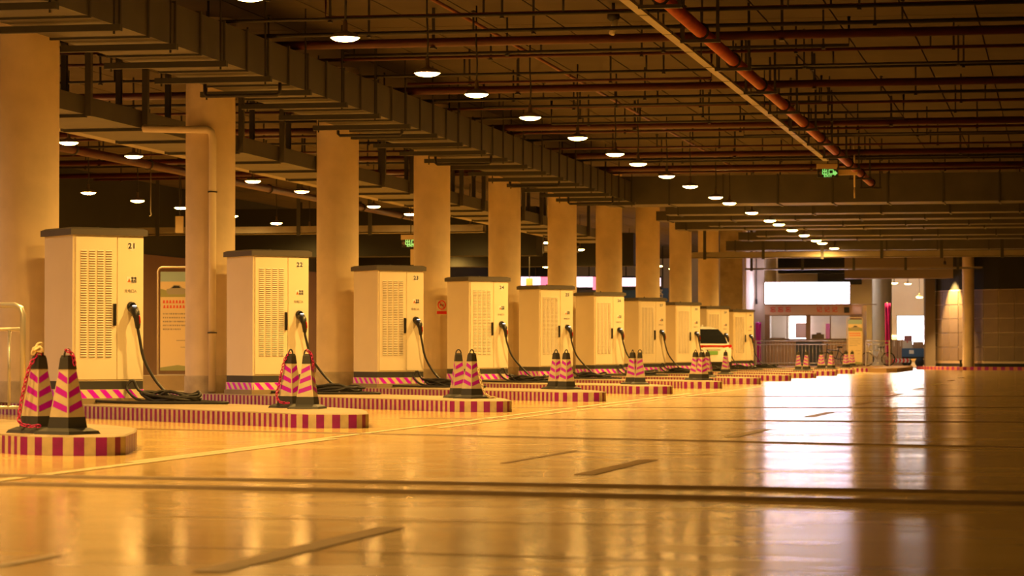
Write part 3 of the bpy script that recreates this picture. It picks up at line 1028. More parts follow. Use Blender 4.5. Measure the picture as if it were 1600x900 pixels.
long_pipe('red_water_pipe', 'thick red water pipe running along the ceiling above the aisle', [(9.12, 30, 5.66), (9.05, 82, 5.66)], 0.10, M_RED, 4.2)
long_pipe('thin_red_pipe', 'thin rusty pipe running along the ceiling beside the lamp row', [(5.08, 30, 6.2), (5.06, 82, 6.2)], 0.03, mat('rusty_pipe', (0.16, 0.045, 0.02), 0.6), 6, False)
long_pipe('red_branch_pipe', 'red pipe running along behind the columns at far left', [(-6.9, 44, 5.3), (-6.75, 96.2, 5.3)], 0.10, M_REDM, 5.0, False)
tr = empty('cable_tray', 'narrow pale cable tray running along the ceiling beside the red pipe', 'tray', (8.45, 30, 5.8))
MB().box(-0.07, 0.07, 0, 43.5, -0.05, 0.0).build('tray_body', M_TRAY, tr)
hm = MB().box(-0.012, 0.012, -0.012, 0.012, 0, CEIL_Z - 5.8).data('hanger', M_DARK)
jm = MB().box(-0.075, 0.075, -0.02, 0.02, -0.055, 0.005).data('joint_sleeve', M_DUCT_EDGE)
for i in range(17):
    link('hanger', hm, tr, loc=(0, 1.2 + 2.5 * i, 0))
    link('joint_sleeve', jm, tr, loc=(0, 2.2 + 2.5 * i, 0))

# ------------------------------------------------------------------ transverse ducts and trays beyond the bay


def cross_duct(label, s, ds, z0, z1, t0, t1, m, fl_step, name='cross_duct', cat='duct', group='ducts across the hall'):
    o = empty(name, label, cat, (0, s, z0), 0, group)
    MB().box(t0, t1, 0, ds, 0, z1 - z0).build('duct_shell', m, o)
    fmz = MB().box(-0.025, 0.025, -0.03, ds + 0.03, -0.03, z1 - z0 + 0.03).data('flange', M_DUCT_EDGE)
    hz = MB().box(-0.02, 0.02, ds / 2 - 0.02, ds / 2 + 0.02, z1 - z0, CEIL_Z - z0).data('hanger_rod', M_DARK)
    x = t0 + 0.4
    i = 0
    while x < t1:
        link('flange', fmz, o, loc=(x, 0, 0))
        if i % 2:
            link('hanger_rod', hz, o, loc=(x, 0, 0))
        x += fl_step
        i += 1
    return o


cross_duct('nearest deep dark duct crossing the hall below the exit sign', 83.4, 1.5, 5.22, 6.05, 1.0, 17, M_DUCT, 1.6)
for i, (s, ds, z0, z1, t0) in enumerate(((88.2, 1.0, 5.15, 5.45, 2.2), (93.0, 1.3, 5.2, 5.5, 1.2), (96.3, 0.8, 5.15, 5.40, 2.5), (100.4, 1.2, 5.22, 5.5, 0.8), (104.8, 1.0, 5.15, 5.45, 3.2), (109.6, 1.2, 5.2, 5.5, 2.0), (118.0, 1.2, 5.1, 5.5, 0.5), (121.5, 1.4, 5.05, 5.5, 2.5))):
    cross_duct('%s of the shallow ducts crossing behind the deep duct' % nth(i + 1), s, ds, z0, z1, t0, 17, M_DUCT, 2.1)
for i, (s, z0, t0, t1, lab) in enumerate(((112.6, 4.60, -1.0, 15.4, 'pale cable tray crossing the hall in front of the white sign, lit by the lamps'), (129.5, 4.62, -1.0, 10.8, 'thin pale tray crossing just above the white sign'),
                                          (87.5, 4.62, -15.5, -3.5, 'pale cable tray crossing the left bays, lit by a lamp'), (104.5, 4.60, -15.5, -3.5, 'second pale cable tray crossing the left bays'))):
    o = empty('cross_tray', lab, 'tray', (0, s, z0), 0, 'cable trays across the hall')
    hh = 0.24 if i != 1 else 0.08
    MB().box(t0, t1, 0, 0.5, 0, 0.03).box(t0, t1, 0, 0.03, 0, hh).box(t0, t1, 0.47, 0.5, 0, hh).build('tray_body', M_TRAY, o)
    hz = MB().box(-0.06, 0.06, -0.03, 0.0, -0.06, CEIL_Z - z0 - 0.025).data('post', M_DUCT_EDGE)
    x = t0 + 1.3
    while x < t1:
        link('post', hz, o, loc=(x, 0, 0))
        x += 2.35
MB().box(4.3, 17, 133.0, 133.7, 4.28, 6.3).build('cross_beam', mat('dark_beam', (0.20, 0.155, 0.10), 0.8), None, 'dark beam crossing above the round columns and panelled wall', 'beam')
MB().box(-15.9, -3.5, 96.5, 97.6, 4.2, 5.9).build('cross_beam', M_WALLD, None, 'dark deep beam crossing the left bays', 'beam')
MB().box(-15.9, -3.5, 118.5, 119.6, 4.5, 5.9).build('cross_beam', M_WALLD, None, 'dark deep beam crossing the farther left bays', 'beam')

# ------------------------------------------------------------------ exit signs, camera, speaker boxes, hanging drops


def exit_sign(label, loc, rz, w, h, zc, both):
    o = empty('exit_sign', label, 'sign', loc, rz, 'green exit signs')
    MB().box(-w / 2, w / 2, -0.04, 0.04, 0, h).build('housing', M_INK, o)
    MB().box(-w / 2 - 0.02, w / 2 + 0.02, -0.05, 0.05, h, h + 0.13).build('bracket_box', M_BEIGE, o)
    text('exit_text', '出口', 0.165, E_GREEN, o, (0.0, -0.043, h * 0.60), bold=0.004)
    text('exit_text', 'EXIT', 0.085, E_GREEN, o, (0.0, -0.043, h * 0.17), bold=0.002, sx=1.25)
    for sg, m in ((1, E_GREEN), (-1, M_ARROWD)):
        a = [(0.135, 0.035), (0.135, -0.035), (0.17, -0.035), (0.17, -0.07), (0.25, 0.0), (0.17, 0.07), (0.17, 0.035)]
        mb = MB()
        pts = [(sg * x, -0.044, h * 0.5 + z) for x, z in a]
        if sg < 0:
            pts.reverse()
        mb.add(pts, [tuple(range(len(pts)))[::-1]])
        mb.build('arrow', m, o, label='lit green arrow' if sg > 0 else 'unlit arrow')
    MB().box(-0.012, 0.012, -0.012, 0.012, h + 0.13, CEIL_Z - zc).build('rod', M_DARK, o)
    return o


exit_sign('green exit sign with arrow hanging over the right side of the aisle', (8.36, 75.1, 5.43), R(11), 0.54, 0.22, 5.43, True)
exit_sign('small green exit sign hanging beside the fourth column', (-3.05, 75.9, 3.72), R(11), 0.5, 0.2, 3.72, False)
bx = empty('bracket_beam', 'pale bracket beam beside the exit sign with a conduit drop', 'bracket', (8.62, 75.3, 5.45))
MB().box(0, 0.5, -0.05, 0.05, 0.05, 0.28).build('beam', M_BEIGE, bx)
MB().tube([(0.42, 0, CEIL_Z - 5.45), (0.42, 0, -0.27)], 0.022, 8).build('drop_pipe', M_PIPEC, bx)
MB().tube([(0.42, 0, -0.33), (0.42, 0, -0.56)], 0.02, 8).tube([(0.42, 0, -0.27), (0.42, 0, -0.33)], 0.012, 6).build('drop_end', M_PIPEC, bx)
cc = empty('security_camera', 'white security camera on a dark mount under the ceiling', 'camera', (7.17, 47.4, 6.05))
MB().lathe([(0.0, 0.42), (0.10, 0.40), (0.11, 0.30), (0.06, 0.25), (0.0, 0.24)], 12).tube([(0, 0, 0.4), (0, 0, CEIL_Z - 6.05)], 0.03, 8).build('mount', M_DARK, cc)
MB().tube([(0.05, -0.02, 0.30), (0.02, -0.05, 0.16), (-0.01, -0.12, 0.03)], [0.035, 0.05, 0.05], 10).build('camera_body', mat('camera_white', (0.6, 0.55, 0.45), 0.5), cc)
for i, (x, y, z, w, h, lab) in enumerate(((-10.8, 79.4, 4.32, 0.22, 0.48, 'beige box hanging left of the second column'), (-3.05, 76.3, 3.25, 0.20, 0.42, 'beige box hanging under the small exit sign'),
                                        (-5.2, 104.0, 3.05, 0.26, 0.55, 'beige box hanging behind the sixth column'), (-6.1, 128.0, 3.1, 0.3, 0.7, 'beige box hanging behind the seventh column'))):
    o = empty('hanging_box', lab, 'box', (x, y, z), R(11), 'beige boxes on rods')
    MB().box(-w / 2, w / 2, -0.08, 0.08, 0, h).build('case', M_BEIGE, o)
    MB().box(-0.015, 0.015, -0.015, 0.015, h, CEIL_Z - z).build('rod', M_DARK, o)
for i, (x, y, z, lab) in enumerate(((-11.2, 78.0, 4.75, 'pale hook rod hanging between the first two columns'), (-5.4, 88.0, 4.2, 'pale cord hanging behind the fourth column'))):
    MB().tube([(0, 0, CEIL_Z - z), (0, 0, 0.12), (0.02, 0, 0.05), (0.0, 0, 0.0), (-0.04, 0, 0.0)], 0.016, 6).build('hanging_rod', M_TRAY, None, lab, 'rod', loc=(x, y, z))

# ------------------------------------------------------------------ poster stands


def poster_stand(label, loc, rz, scale):
    o = empty('poster_stand', label, 'poster', loc, rz, 'poster stands in steel tube frames')
    o.scale = (scale,) * 3
    w, h = 0.34, 2.1
    fr = [(-w, 0, 0.0), (-w, 0, h - .08), (-w + .03, 0, h - .02), (-w + .08, 0, h), (w - .08, 0, h), (w - .03, 0, h - .02), (w, 0, h - .08), (w, 0, 0.0)]
    MB().tube(fr, 0.018, 8).build('tube_frame', M_PALE, o)
    MB().box(-w, w, -0.10, 0.10, 0, 0.02).build('foot', M_STEEL, o)
    pn = MB().box(-w + .05, w - .03, -0.012, 0.012, 0.09, h - 0.09).build('board', M_PSAND, o)
    y = -0.0135
    MB().add([(-w + .05, y, h - .28), (w - .03, y, h - .28), (w - .03, y, h - .09), (-w + .05, y, h - .09)], [(0, 1, 2, 3)]).build('sky_print', M_SKY, pn)
    gr = [(-w + .05, y, h - .58), (w - .03, y, h - .58), (w - .03, y, h - .46), (0.12, y, h - .40), (-0.1, y, h - .47), (-w + .05, y, h - .42)]
    MB().add(gr, [tuple(range(6))]).build('grass_print', M_PGREEN, pn)
    gr = [(-w + .05, y, 0.09), (w - .03, y, 0.09), (w - .03, y, 0.16), (0.05, y, 0.20), (-w + .05, y, 0.15)]
    MB().add(gr, [tuple(range(5))]).build('grass_print', M_PGREEN, pn)
    cr = [(-0.17, h - .50), (-0.13, h - .53), (0.17, h - .53), (0.20, h - .47), (0.19, h - .42), (0.13, h - .40), (0.08, h - .35), (-0.03, h - .345), (-0.10, h - .41), (-0.17, h - .43)]
    cp = MB().add([(x, y - .001, z) for x, z in cr], [tuple(range(len(cr)))])
    cp.add([(x, y - .002, z) for x, z in ((-0.075, h - .41), (0.10, h - .405), (0.07, h - .365), (-0.025, h - .36))], [(0, 1, 2, 3)], 1)
    cp.build('car_print', [M_PCAR, M_INK], pn)
    rn = random.Random(3)
    hd = MB()
    for r_ in range(2):
        for q in range(8):
            x = -0.245 + q * 0.062 + 0.01 * r_
            z = h - .70 - 0.095 * r_
            hd.add([(x, y, z), (x + .046, y, z), (x + .046, y, z + .016), (x, y, z + .016)], [(0, 1, 2, 3)])
            hd.add([(x + .004, y, z + .03), (x + .044, y, z + .03), (x + .044, y, z + .044), (x + .004, y, z + .044)], [(0, 1, 2, 3)])
            hd.add([(x + .016, y, z), (x + .030, y, z), (x + .030, y, z + .058), (x + .016, y, z + .058)], [(0, 1, 2, 3)])
    hd.build('heading_print', M_REDINK, pn, kind='stuff')
    ln = MB()
    for r_ in range(5):
        x = -0.24
        while x < 0.25:
            dx = rn.uniform(0.012, 0.03)
            z = h - 0.92 - 0.075 * r_
            ln.add([(x, y, z), (x + dx, y, z), (x + dx, y, z + .028), (x, y, z + .028)], [(0, 1, 2, 3)])
            x += dx + rn.uniform(0.005, 0.02)
            if r_ == 4 and x > 0.1:
                break
    for x0, x1, z in ((0.02, 0.24, h - 1.43), (0.10, 0.22, h - 1.56)):
        ln.add([(x0, y, z), (x1, y, z), (x1, y, z + .012), (x0, y, z + .012)], [(0, 1, 2, 3)])
    ln.build('small_print', M_GREYINK, pn, kind='stuff')
    return o


MB().box(-1.2, 1.6, -0.45, 0.45, 0, 0.36).build('concrete_block', M_ISL, None, 'low pale concrete block under the poster between the first columns', 'block', loc=(-4.6, 60.1, 0), rz=R(11))
poster_stand('poster stand with car picture and red heading between the first two columns', (-4.55, 60.15, 0.36), R(14), 1.12)
poster_stand('poster stand with car picture standing in front of the booth counter', (4.88, 131.6, 0.16), R(11), 1.08)

# no smoking plate on the fourth column
ns = empty('no_smoking_sign', 'small white plate with red no smoking ring on the fourth column', 'sign', (0.30, 48.28 + STEP * 2 - 0.305, 1.9), R(44))
MB().box(-0.14, 0.14, -0.006, 0.004, -0.18, 0.17).build('plate', M_TCREAM, ns)
MB().tube([(0.10 * math.cos(a), -0.012, 0.05 + 0.10 * math.sin(a)) for a in [2 * math.pi * k / 20 for k in range(20)]], 0.012, 6, closed=True).tube([(-0.065, -0.012, 0.115), (0.065, -0.012, -0.015)], 0.010, 6).build('ring', M_REDINK, ns)
MB().box(-0.05, 0.05, -0.010, -0.006, 0.04, 0.06).build('cigarette_print', M_INK, ns)
MB().box(-0.13, 0.13, -0.010, -0.006, -0.16, -0.09).build('red_strip', M_REDINK, ns)

# ------------------------------------------------------------------ white car parked nose-in between cabinets 28 and 29


def car_body(L, W, H, hatch=True):
    """lofted car shell: x across, y from the rear (0) forward, z up; sections of half-width"""
    secs = [  # y, bottom z, belt z, roof z, half width bottom, belt half, roof half
        (0.00, 0.34, 0.92, 0.94, 0.80, 0.84, 0.80),
        (0.06, 0.28, 1.02, 1.04, 0.88, 0.90, 0.84),
        (0.22, 0.24, 1.06, 1.38, 0.91, 0.92, 0.70),
        (0.48, 0.22, 1.06, 1.60, 0.92, 0.92, 0.64),
        (0.90, 0.22, 1.05, 1.67, 0.92, 0.92, 0.63),
        (1.70, 0.22, 1.03, 1.69, 0.92, 0.92, 0.62),
        (2.50, 0.22, 1.01, 1.62, 0.92, 0.91, 0.60),
        (3.15, 0.22, 1.00, 1.20, 0.92, 0.90, 0.68),
        (3.45, 0.22, 0.98, 1.02, 0.92, 0.88, 0.80),
        (4.10, 0.24, 0.88, 0.92, 0.90, 0.84, 0.74),
        (4.40, 0.32, 0.70, 0.74, 0.80, 0.74, 0.66)]
    vs, fs, mi = [], [], []
    for y, zb, zm, zr, wb_, wm, wr_ in secs:
        ring = [(-wb_ * 0.92, zb), (-wb_, zb + 0.14), (-wm * 1.0, (zb + zm) / 2 + .1), (-wm, zm), (-wr_, zr - 0.05), (-wr_ * 0.86, zr), (0, zr + 0.015),
                (wr_ * 0.86, zr), (wr_, zr - 0.05), (wm, zm), (wm, (zb + zm) / 2 + .1), (wb_, zb + 0.14), (wb_ * 0.92, zb)]
        vs += [(x, y, z) for x, z in ring]
    n = 13
    for i in range(len(secs) - 1):
        for k in range(n):
            j = (k + 1) % n
            fs.append((i * n + k, i * n + j, (i + 1) * n + j, (i + 1) * n + k))
    fs.append(tuple(range(n))[::-1])
    fs.append(tuple((len(secs) - 1) * n + k for k in range(n)))
    return vs, fs


def make_car(label, loc, rz):
    o = empty('car', label, 'car', loc, rz, 'parked white cars')
    o.scale = (1, 1, 1.06)
    vs, fs = car_body(4.4, 1.84, 1.69)
    b = MB().add(vs, fs, 0, True).build('body', M_CARW, o)
    # rear window, slightly proud of the hatch
    gw = [(-0.74, 0.10, 1.08), (0.74, 0.10, 1.08), (0.66, 0.23, 1.36), (0.56, 0.44, 1.57), (-0.56, 0.44, 1.57), (-0.66, 0.23, 1.36)]
    gw = [(x, y - 0.035, z + 0.01) for x, y, z in gw]
    MB().add(gw, [(0, 1, 2, 5), (5, 2, 3, 4)]).build('rear_window', M_GLASSD, o, label='dark rear window')
    for sg in (-1, 1):
        sw = [(sg * 0.93, 0.55, 1.10), (sg * 0.93, 3.0, 1.06), (sg * 0.66, 2.45, 1.55), (sg * 0.67, 0.85, 1.58)]
        MB().add(sw, [(0, 1, 2, 3)]).build('side_window', M_GLASSD, o)
        tl = MB().add([(sg * 0.45, -0.005, 0.95), (sg * 0.93, 0.02, 0.88), (sg * 0.945, 0.30, 1.0), (sg * 0.90, 0.05, 1.05), (sg * 0.45, 0.02, 1.03)], [(0, 1, 3, 4), (1, 2, 3)])
        tl.build('tail_lamp', M_TAIL, o)
    MB().box(-0.46, 0.46, -0.012, 0.04, 0.97, 1.03).build('light_bar', M_TAIL, o)
    pl_ = MB().box(-0.22, 0.22, -0.02, 0.03, 0.70, 0.83).build('license_plate', M_PLATE, o, label='green licence plate')
    MB().box(-0.34, 0.34, -0.008, 0.03, 0.85, 0.885).build('plate_trim', M_STEEL, o)
    MB().box(-0.85, 0.85, -0.03, 0.5, 0.26, 0.46).build('bumper', M_BLACK, o, label='black lower bumper')
    wm = MB().lathe([(0.0, -0.10), (0.20, -0.10), (0.21, -0.085), (0.33, -0.10), (0.34, -0.07), (0.34, 0.07), (0.33, 0.10), (0.0, 0.10)], 20)
    wm.v = [(z, x, y) for x, y, z in wm.v]
    wd = wm.data('wheel', [M_TYRE])
    for sg in (-1, 1):
        for y in (0.82, 3.45):
            link('wheel', wd, o, loc=(sg * 0.84, y, 0.34))
    MB().box(-0.03, 0.03, 0.62, 0.86, 1.67, 1.73).build('roof_fin', M_CARW, o)
    return o


make_car('white hatchback with green plate parked between cabinets 28 and 29', (1.94, 102.1, 0), R(45))
make_car('white car half hidden behind the cartons at the far screen', (4.0, 162.0, 0), R(-62))

# ------------------------------------------------------------------ booth platform, booth, lightbox
pf = MB().prism([(-0.28, 130.6), (6.3, 130.6), (6.9, 129.1), (7.1, 129.4), (7.1, 139.3), (0.2, 139.3), (0.2, 136.15), (-0.28, 136.15)], 0, 0.16)
pf.build('platform', mat('platform_concrete', (0.36, 0.23, 0.13), 0.8, var=0.25, scale=2), None, 'low brown kerbed platform carrying the booth', 'platform')
MB().prism([(6.5, 116.9), (7.3, 116.2), (7.7, 116.6), (7.7, 129), (6.5, 129)], 0, 0.17).build('platform', mat('platform_kerb', (0.30, 0.2, 0.12), 0.8), None, 'small brown kerb platform right of the last cones', 'platform')

PZ = 0.16
bo = empty('booth', 'wooden service booth with sliding windows and red lettering under the white lightbox', 'booth', (0, 136, PZ))
bd = MB().box(0.012, 0.128, -0.03, 0.03, 0, 1.2).data('cladding_board', M_WOOD)
for i in range(33):
    x = 0.25 + i * 0.14
    if 1.68 < x < 2.95:
        continue
    link('cladding_board', bd, bo, loc=(x, 0, 0.02))
MB().box(0.22, 4.9, 0.0, 0.08, 0, 1.22).build('front_wall', M_FRAME, bo)
dp = MB().box(1.72, 2.97, -0.06, 0.0, 0, 1.18).build('blue_panel', M_BLUEG, bo, label='blue grey corrugated panel below the window')
for i in range(8):
    MB().box(1.78 + 0.155 * i, 1.83 + 0.155 * i, -0.085, -0.06, 0, 1.18).build('rib', M_BLUEG, dp)
MB().box(0.15, 4.95, -0.22, 0.12, 1.20, 1.26).build('counter', M_TRAY, bo, label='pale counter ledge')
MB().box(0.22, 4.9, -0.02, 0.08, 2.46, 2.96).build('fascia', mat('fascia_board', (0.72, 0.54, 0.37), 0.7), bo)
MB().box(0.2, 5.6, -0.14, 0.1, 2.93, 2.97).build('canopy', M_FRAME, bo)
MB().box(0.16, 0.24, 0, 3.0, 0, 2.95).build('side_wall', M_WALLC, bo)
MB().box(4.83, 4.9, 0, 3.0, 0, 2.95).build('side_wall', M_FRAME, bo)
MB().box(0.16, 4.9, 3.0, 3.1, 0, 2.95).build('rear_wall', M_WALLC, bo)
MB().box(0.16, 4.9, 0, 3.1, 2.92, 2.95).build('roof', M_WALLC, bo)
MB().box(0.3, 4.8, 0.6, 3.0, 0, 0.04).build('booth_floor', M_ISL, bo)
for x0, x1 in ((0.22, 0.46), (2.20, 2.42), (4.32, 4.9)):
    MB().box(x0, x1, -0.02, 0.08, 1.22, 2.48).build('window_post', M_FRAME, bo)
for x0, x1, xm in ((0.46, 2.20, 1.30), (2.42, 4.32, 3.38)):
    w_ = MB().box(x0, x1, 0.0, 0.05, 1.26, 1.31).box(x0, x1, 0.0, 0.05, 2.41, 2.46).box(xm - 0.025, xm + 0.025, 0.0, 0.05, 1.26, 2.46).build('sliding_window', M_FRAME, bo)
    MB().box(x0, xm - 0.02, 0.02, 0.028, 1.3, 2.42).build('pane', M_GLASS, w_)
    MB().box(xm + 0.02, x1, 0.03, 0.038, 1.3, 2.42).build('pane', M_GLASS, w_)
MB().box(0.8, 4.4, 1.4, 1.55, 2.88, 2.91).build('ceiling_tube', E_TUBE, bo)
MB().box(1.15, 2.0, 2.94, 2.98, 0.9, 2.42).build('back_window', E_SCR, bo, label='glowing white back window of the booth')  # glowing panel put in for the bright back window
MB().box(1.45, 2.1, 2.5, 2.6, 1.35, 2.1).build('wall_board', mat('mauve_board', (0.55, 0.36, 0.34), 0.7), bo)
MB().box(0.45, 1.15, 0.35, 0.75, 1.22, 1.36).build('desk_top', M_FRAME, bo)
MB().box(2.45, 3.05, 0.3, 0.5, 1.2, 1.52).box(2.68, 2.9, 0.32, 0.48, 1.52, 1.60).build('desk_machine', M_BLACK, bo)
MB().box(3.0, 3.2, 1.8, 2.0, 1.0, 2.05).build('red_locker', M_MAG, bo)
text('lettering', '忘 忘 忘', 0.29, M_REDINK, bo, (0.98, -0.026, 2.70), bold=0.005)
text('lettering', '记 记 记', 0.29, M_REDINK, bo, (3.22, -0.026, 2.70), bold=0.003)
MB().box(4.05, 4.30, -0.10, -0.02, 2.55, 2.82).build('loudspeaker', M_BLACK, bo)
lb = empty('lightbox_sign', 'large blank glowing white lightbox above the booth', 'sign', (2.3, 135.72, 3.15))
MB().box(-2.02, 2.02, -0.18, 0.0, 0, 1.02).build('face', E_SIGN, lb)
MB().box(-2.05, 2.05, 0.0, 0.30, -0.02, 1.05).box(-2.05, 2.05, -0.24, 0.0, -0.035, -0.003).build('case', M_DARK, lb)  # lower lip added to keep the sign's glow off the fascia
MB().box(0.2, 4.9, 143.0, 143.3, 0, 4.8).build('wall_booth', M_WALLC, kind='structure')
MB().box(0.2, 4.9, 142.4, 143.3, 4.82, 6.4).build('cross_beam', M_WALLD, None, 'dark beam above the white lightbox of the booth', 'beam')
MB().box(2.2, 4.4, 142.6, 142.97, 4.25, 4.8).build('awning', M_INK, None, 'dark folded awning above the white lightbox', 'awning')

# round white column behind the fence, dark pillar and round column at the panelled wall
cc_ = MB().lathe([(0.53, 0), (0.53, CEIL_Z)], 36)
cc_.build('round_column', mat('white_column', (0.74, 0.70, 0.62), 0.7, var=0.08, scale=2), None, 'white round column right of the booth', 'column', loc=(5.02, 148.8, 0))
MB().lathe([(0.27, 0.0), (0.27, CEIL_Z - 0.15)], 32).build('round_column', M_COLM, None, 'slim round column in front of the panelled wall', 'column', loc=(10.1, 131.44, 0.15))
MB().box(-0.24, 0.24, -0.24, 0.24, 0.0, CEIL_Z).build('square_pillar', mat('dark_pillar', (0.09, 0.065, 0.045), 0.7), None, 'dark square pillar left of the panelled wall', 'pillar', loc=(8.18, 134.63, 0), rz=R(11))
fx = MB().box(-0.05, 0.05, -0.05, 0.05, 0, 0.32).box(-0.035, 0.035, -0.06, -0.05, 0.2, 0.28)
fx.build('bollard_lamp', M_BLACK, None, 'small black box on the kerb beside the slim round column', 'box', loc=(9.77, 130.77, 0.15))

# magenta fabric pillars at both ends of the booth
for x, y, z1, lab in ((0.02, 134.9, 2.35, 'magenta fabric banner pole at the left end of the booth'), (5.98, 138.4, 3.3, 'tall magenta fabric banner behind the white round column')):
    o = empty('fabric_banner', lab, 'banner', (x, y, PZ), R(11), 'magenta banners by the booth')
    wv = MB()
    vs = []
    nz = 12
    for i in range(nz + 1):
        for k in range(7):
            vs.append((-0.13 + 0.26 * k / 6, 0.05 * math.sin(k * 1.9 + i * 0.4), 0.05 + (z1 - 0.3) * i / nz))
    fs = [(i * 7 + k, i * 7 + k + 1, (i + 1) * 7 + k + 1, (i + 1) * 7 + k) for i in range(nz) for k in range(6)]
    b = wv.add(vs, fs, 0, True).build('cloth', M_MAG, o)
    sm = b.modifiers.new('thick', 'SOLIDIFY')
    sm.thickness = 0.01
    MB().tube([(0, 0.08, 0), (0, 0.08, z1 - 0.2)], 0.02, 8).build('pole', M_STEEL, o)
MB().box(-0.04, 0.04, -0.05, 0.05, 0, 0.24).build('switch_box', M_BLACK, None, 'small black switch box on the pink lit pier left of the booth', 'box', loc=(-0.2, 136.14, 3.15))
MB().tube([(0, 0, 0), (0, 0, 3.2)], 0.02, 6).build('conduit_pipe', M_DARK, None, 'dark vertical conduit above the switch box', 'pipe', loc=(-0.2, 136.14, 3.39))

# railings in front of the booth


def fence(label, x0, x1, y, n):
    o = empty('railing', label, 'railing', (x0, y, 0.16), 0, 'steel railings in front of the booth')
    L = x1 - x0
    for x in (0, L):
        MB().box(x - 0.03, x + 0.03, -0.03, 0.03, 0, 1.22).build('post', M_STEEL, o)
    for z in (1.18, 1.02, 0.14):
        MB().tube([(0, 0, z), (L, 0, z)], 0.022, 8).build('rail', M_STEEL, o)
    bm_ = MB().tube([(0, 0, 0.14), (0, 0, 1.02)], 0.014, 6).data('baluster', M_STEEL)
    for i in range(1, n):
        link('baluster', bm_, o, loc=(L * i / n, 0, 0))
    return o


fence('long steel railing in front of the booth counter', 0.1, 4.45, 133.2, 26)
fence('short steel railing between the poster and the magenta banner', 5.3, 6.4, 132.8, 7)


def bicycle(label, loc, rz, m):
    o = empty('bicycle', label, 'bicycle', loc, rz, 'parked bicycles')
    for x in (-0.5, 0.5):
        wh = MB().tube([(x + 0.31 * math.cos(a), 0, 0.33 + 0.31 * math.sin(a)) for a in [2 * math.pi * k / 20 for k in range(20)]], 0.022, 6, closed=True).build('wheel', M_TYRE, o)
        sp = MB()
        for k in range(8):
            a = math.pi * k / 8
            sp.tube([(x - 0.3 * math.cos(a), 0, 0.33 - 0.3 * math.sin(a)), (x + 0.3 * math.cos(a), 0, 0.33 + 0.3 * math.sin(a))], 0.004, 4)
        sp.build('spokes', M_STEEL, wh)
    fr = MB()
    for p in ([(-0.5, 0, 0.33), (-0.42, 0, 0.85), (-0.40, 0, 1.02)], [(-0.42, 0, 0.78), (0.12, 0, 0.72)], [(-0.44, 0, 0.70), (-0.02, 0, 0.34)], [(-0.02, 0, 0.34), (0.14, 0, 0.86)], [(-0.02, 0, 0.34), (0.5, 0, 0.33)], [(0.12, 0, 0.74), (0.5, 0, 0.33)]):
        fr.tube(p, 0.022, 8)
    fr.build('frame', m, o)
    MB().tube([(-0.40, -0.28, 1.06), (-0.42, -0.1, 1.02), (-0.42, 0.1, 1.02), (-0.40, 0.28, 1.06)], 0.018, 6).build('handlebar', M_BLACK, o)
    MB().add([(0.02, -0.03, 0.92), (0.02, 0.03, 0.92), (0.30, 0.12, 0.93), (0.30, -0.12, 0.93), (0.04, -0.02, 0.87), (0.04, 0.02, 0.87), (0.28, 0.09, 0.85), (0.28, -0.09, 0.85)],
             [(0, 3, 2, 1), (4, 5, 6, 7), (0, 1, 5, 4), (1, 2, 6, 5), (2, 3, 7, 6), (3, 0, 4, 7)]).build('saddle', M_BLACK, o)
    MB().tube([(-0.02, -0.08, 0.20), (-0.02, -0.06, 0.34), (-0.02, 0.06, 0.34), (-0.02, 0.08, 0.48)], 0.014, 6).build('crank', M_STEEL, o)
    bk = MB().box(-0.78, -0.50, -0.15, 0.15, 0.72, 0.95)
    return o


bicycle('black bicycle with dark saddle parked before the booth counter', (3.95, 132.4, 0.16), R(6), M_BLACK)
bicycle('grey bicycle parked behind the short railing', (5.75, 134.2, 0.16), R(15), M_STEEL)
bicycle('second grey bicycle leaning behind the short railing', (5.7, 135.3, 0.16), R(10), M_STEEL)

# ------------------------------------------------------------------ far shop: screen, cartons on a cart, striped barrier, boards
sc = empty('light_screen', 'bright white screen behind the cartons at the far end', 'screen', (6.0, 160.6, 1.1))
MB().box(-0.85, 0.9, -0.05, 0.0, 0.15, 1.75).build('face', E_SCR, sc)
MB().box(-0.9, 0.95, 0.0, 0.1, 0.1, 1.8).build('case', M_DARK, sc)
for x in (-0.8, 0.8):
    MB().box(x - 0.04, x + 0.04, 0.0, 0.08, -1.1, 0.1).build('leg', M_DARK, sc)
for lab, x, y, z, w, d, h, m in (
        ('tall brown carton, left of two below the white screen', 5.30, 155.2, 0.0, 0.33, 0.5, 1.50, M_CARD), ('tall brown carton, right of two below the white screen', 5.64, 155.2, 0.0, 0.32, 0.5, 1.50, M_CARD),
        ('white printed carton on the blue cart', 6.02, 155.0, 1.02, 0.52, 0.5, 0.40, M_CARDW), ('tan carton on the right end of the blue cart', 6.60, 155.0, 1.02, 0.55, 0.5, 0.36, M_CARD),
        ('mauve carton on top of the white printed carton', 6.05, 155.0, 1.42, 0.42, 0.4, 0.30, mat('mauve_carton', (0.34, 0.12, 0.12), 0.8))):
    o = empty('carton', lab, 'carton', (x, y, z), 0, 'cartons by the far screen')
    MB().box(-w / 2, w / 2, -d / 2, d / 2, 0, h).build('box', m, o)
    MB().box(-0.025, 0.025, -d / 2 - 0.002, d / 2 + 0.002, h * 0.75, h + 0.002).build('tape', M_CARDW if m is not M_CARDW else M_REDINK, o)
ct = empty('hand_cart', 'blue hand cart loaded with cartons at the far end', 'cart', (6.33, 155.0, 0.0))
MB().box(-0.6, 0.6, -0.4, 0.4, 0.55, 1.02).build('bed', M_BLUE, ct)
MB().box(-0.6, 0.6, -0.35, 0.35, 0.45, 0.55).build('chassis', M_DARK, ct)
wd = MB().lathe([(0.0, -0.06), (0.24, -0.06), (0.25, 0.0), (0.24, 0.06), (0.0, 0.06)], 14)
wd.v = [(x, z, y) for x, y, z in wd.v]
wd = wd.data('wheel', M_TYRE)
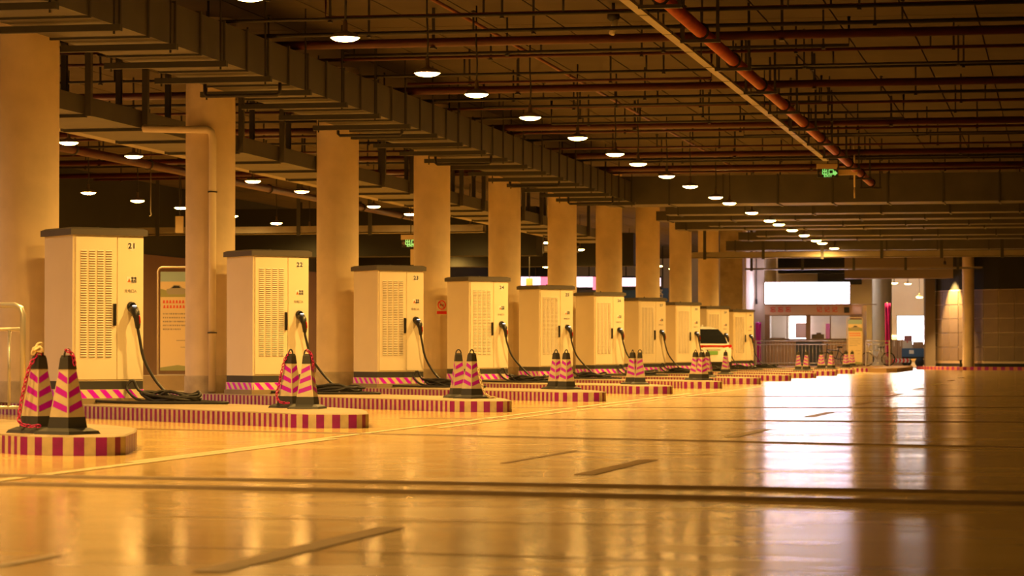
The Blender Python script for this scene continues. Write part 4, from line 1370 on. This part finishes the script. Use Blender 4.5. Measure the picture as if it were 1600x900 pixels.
for x in (-0.35, 0.35):
    for y in (-0.36, 0.36):
        link('wheel', wd, ct, loc=(x, y, 0.25))
MB().box(-0.2, 0.05, -0.41, -0.40, 0.72, 0.92).build('white_print', M_WHITE, ct)
br = empty('striped_barrier', 'low red and white striped barrier in front of the cartons', 'barrier', (5.35, 152.0, 0.0))
MB().box(-0.85, 0.95, -0.04, 0.04, 0.25, 0.47).build('board', M_WHITE, br)
for i in range(9):
    x = -0.85 + i * 0.2
    MB().add([(x, -0.043, 0.25), (x + 0.1, -0.043, 0.25), (x + 0.16, -0.043, 0.36), (x + 0.1, -0.043, 0.47), (x, -0.043, 0.47), (x + 0.06, -0.043, 0.36)], [(0, 1, 2, 5), (5, 2, 3, 4)]).build('red_chevron', M_REDINK, br)
for x in (-0.7, 0.8):
    MB().box(x - 0.05, x + 0.05, -0.15, 0.15, 0, 0.25).build('foot', M_DARK, br)

# far signboards seen between the columns
sb = empty('signboard', 'long white and pink glowing signboard far behind the columns', 'sign', (-11.8, 150.4, 4.35), R(11))
MB().box(-2.8, -1.75, -0.05, 0, 0, 0.55).build('white_panel', E_FARSIGN, sb)
MB().box(-1.75, -1.2, -0.05, 0, -0.1, 0.55).build('pink_panel', E_PINKSIGN, sb)
MB().box(-1.2, 1.1, -0.05, 0, 0, 0.55).build('white_panel', E_FARSIGN, sb)
MB().box(1.1, 1.7, -0.05, 0, -0.15, 0.55).build('pink_panel', E_PINKSIGN, sb)
MB().box(1.7, 4.8, -0.05, 0, 0.05, 0.5).build('white_panel', E_FARSIGN, sb)
MB().box(-2.85, 4.85, 0, 0.1, -0.15, 0.6).build('case', M_DARK, sb)
for x in (-2, 0.9, 4):
    MB().box(x - .03, x + .03, 0.02, 0.08, 0.6, CEIL_Z - 4.35 - 0.035).build('rod', M_DARK, sb)
bb = empty('blue_signboard', 'blue signboard with one pale character behind the eighth column', 'sign', (-8.0, 151.4, 3.55), R(11))
MB().box(-1.3, 1.3, -0.05, 0, 0, 0.75).build('board', mat('blue_board', (0.05, 0.16, 0.55), 0.5), bb)
text('lettering', '路', 0.55, M_WHITE, bb, (0.78, -0.055, 0.42))
for x in (-1, 1):
    MB().box(x - .03, x + .03, -0.04, 0.0, 0.75, CEIL_Z - 3.55 - 0.015).build('rod', M_DARK, bb)
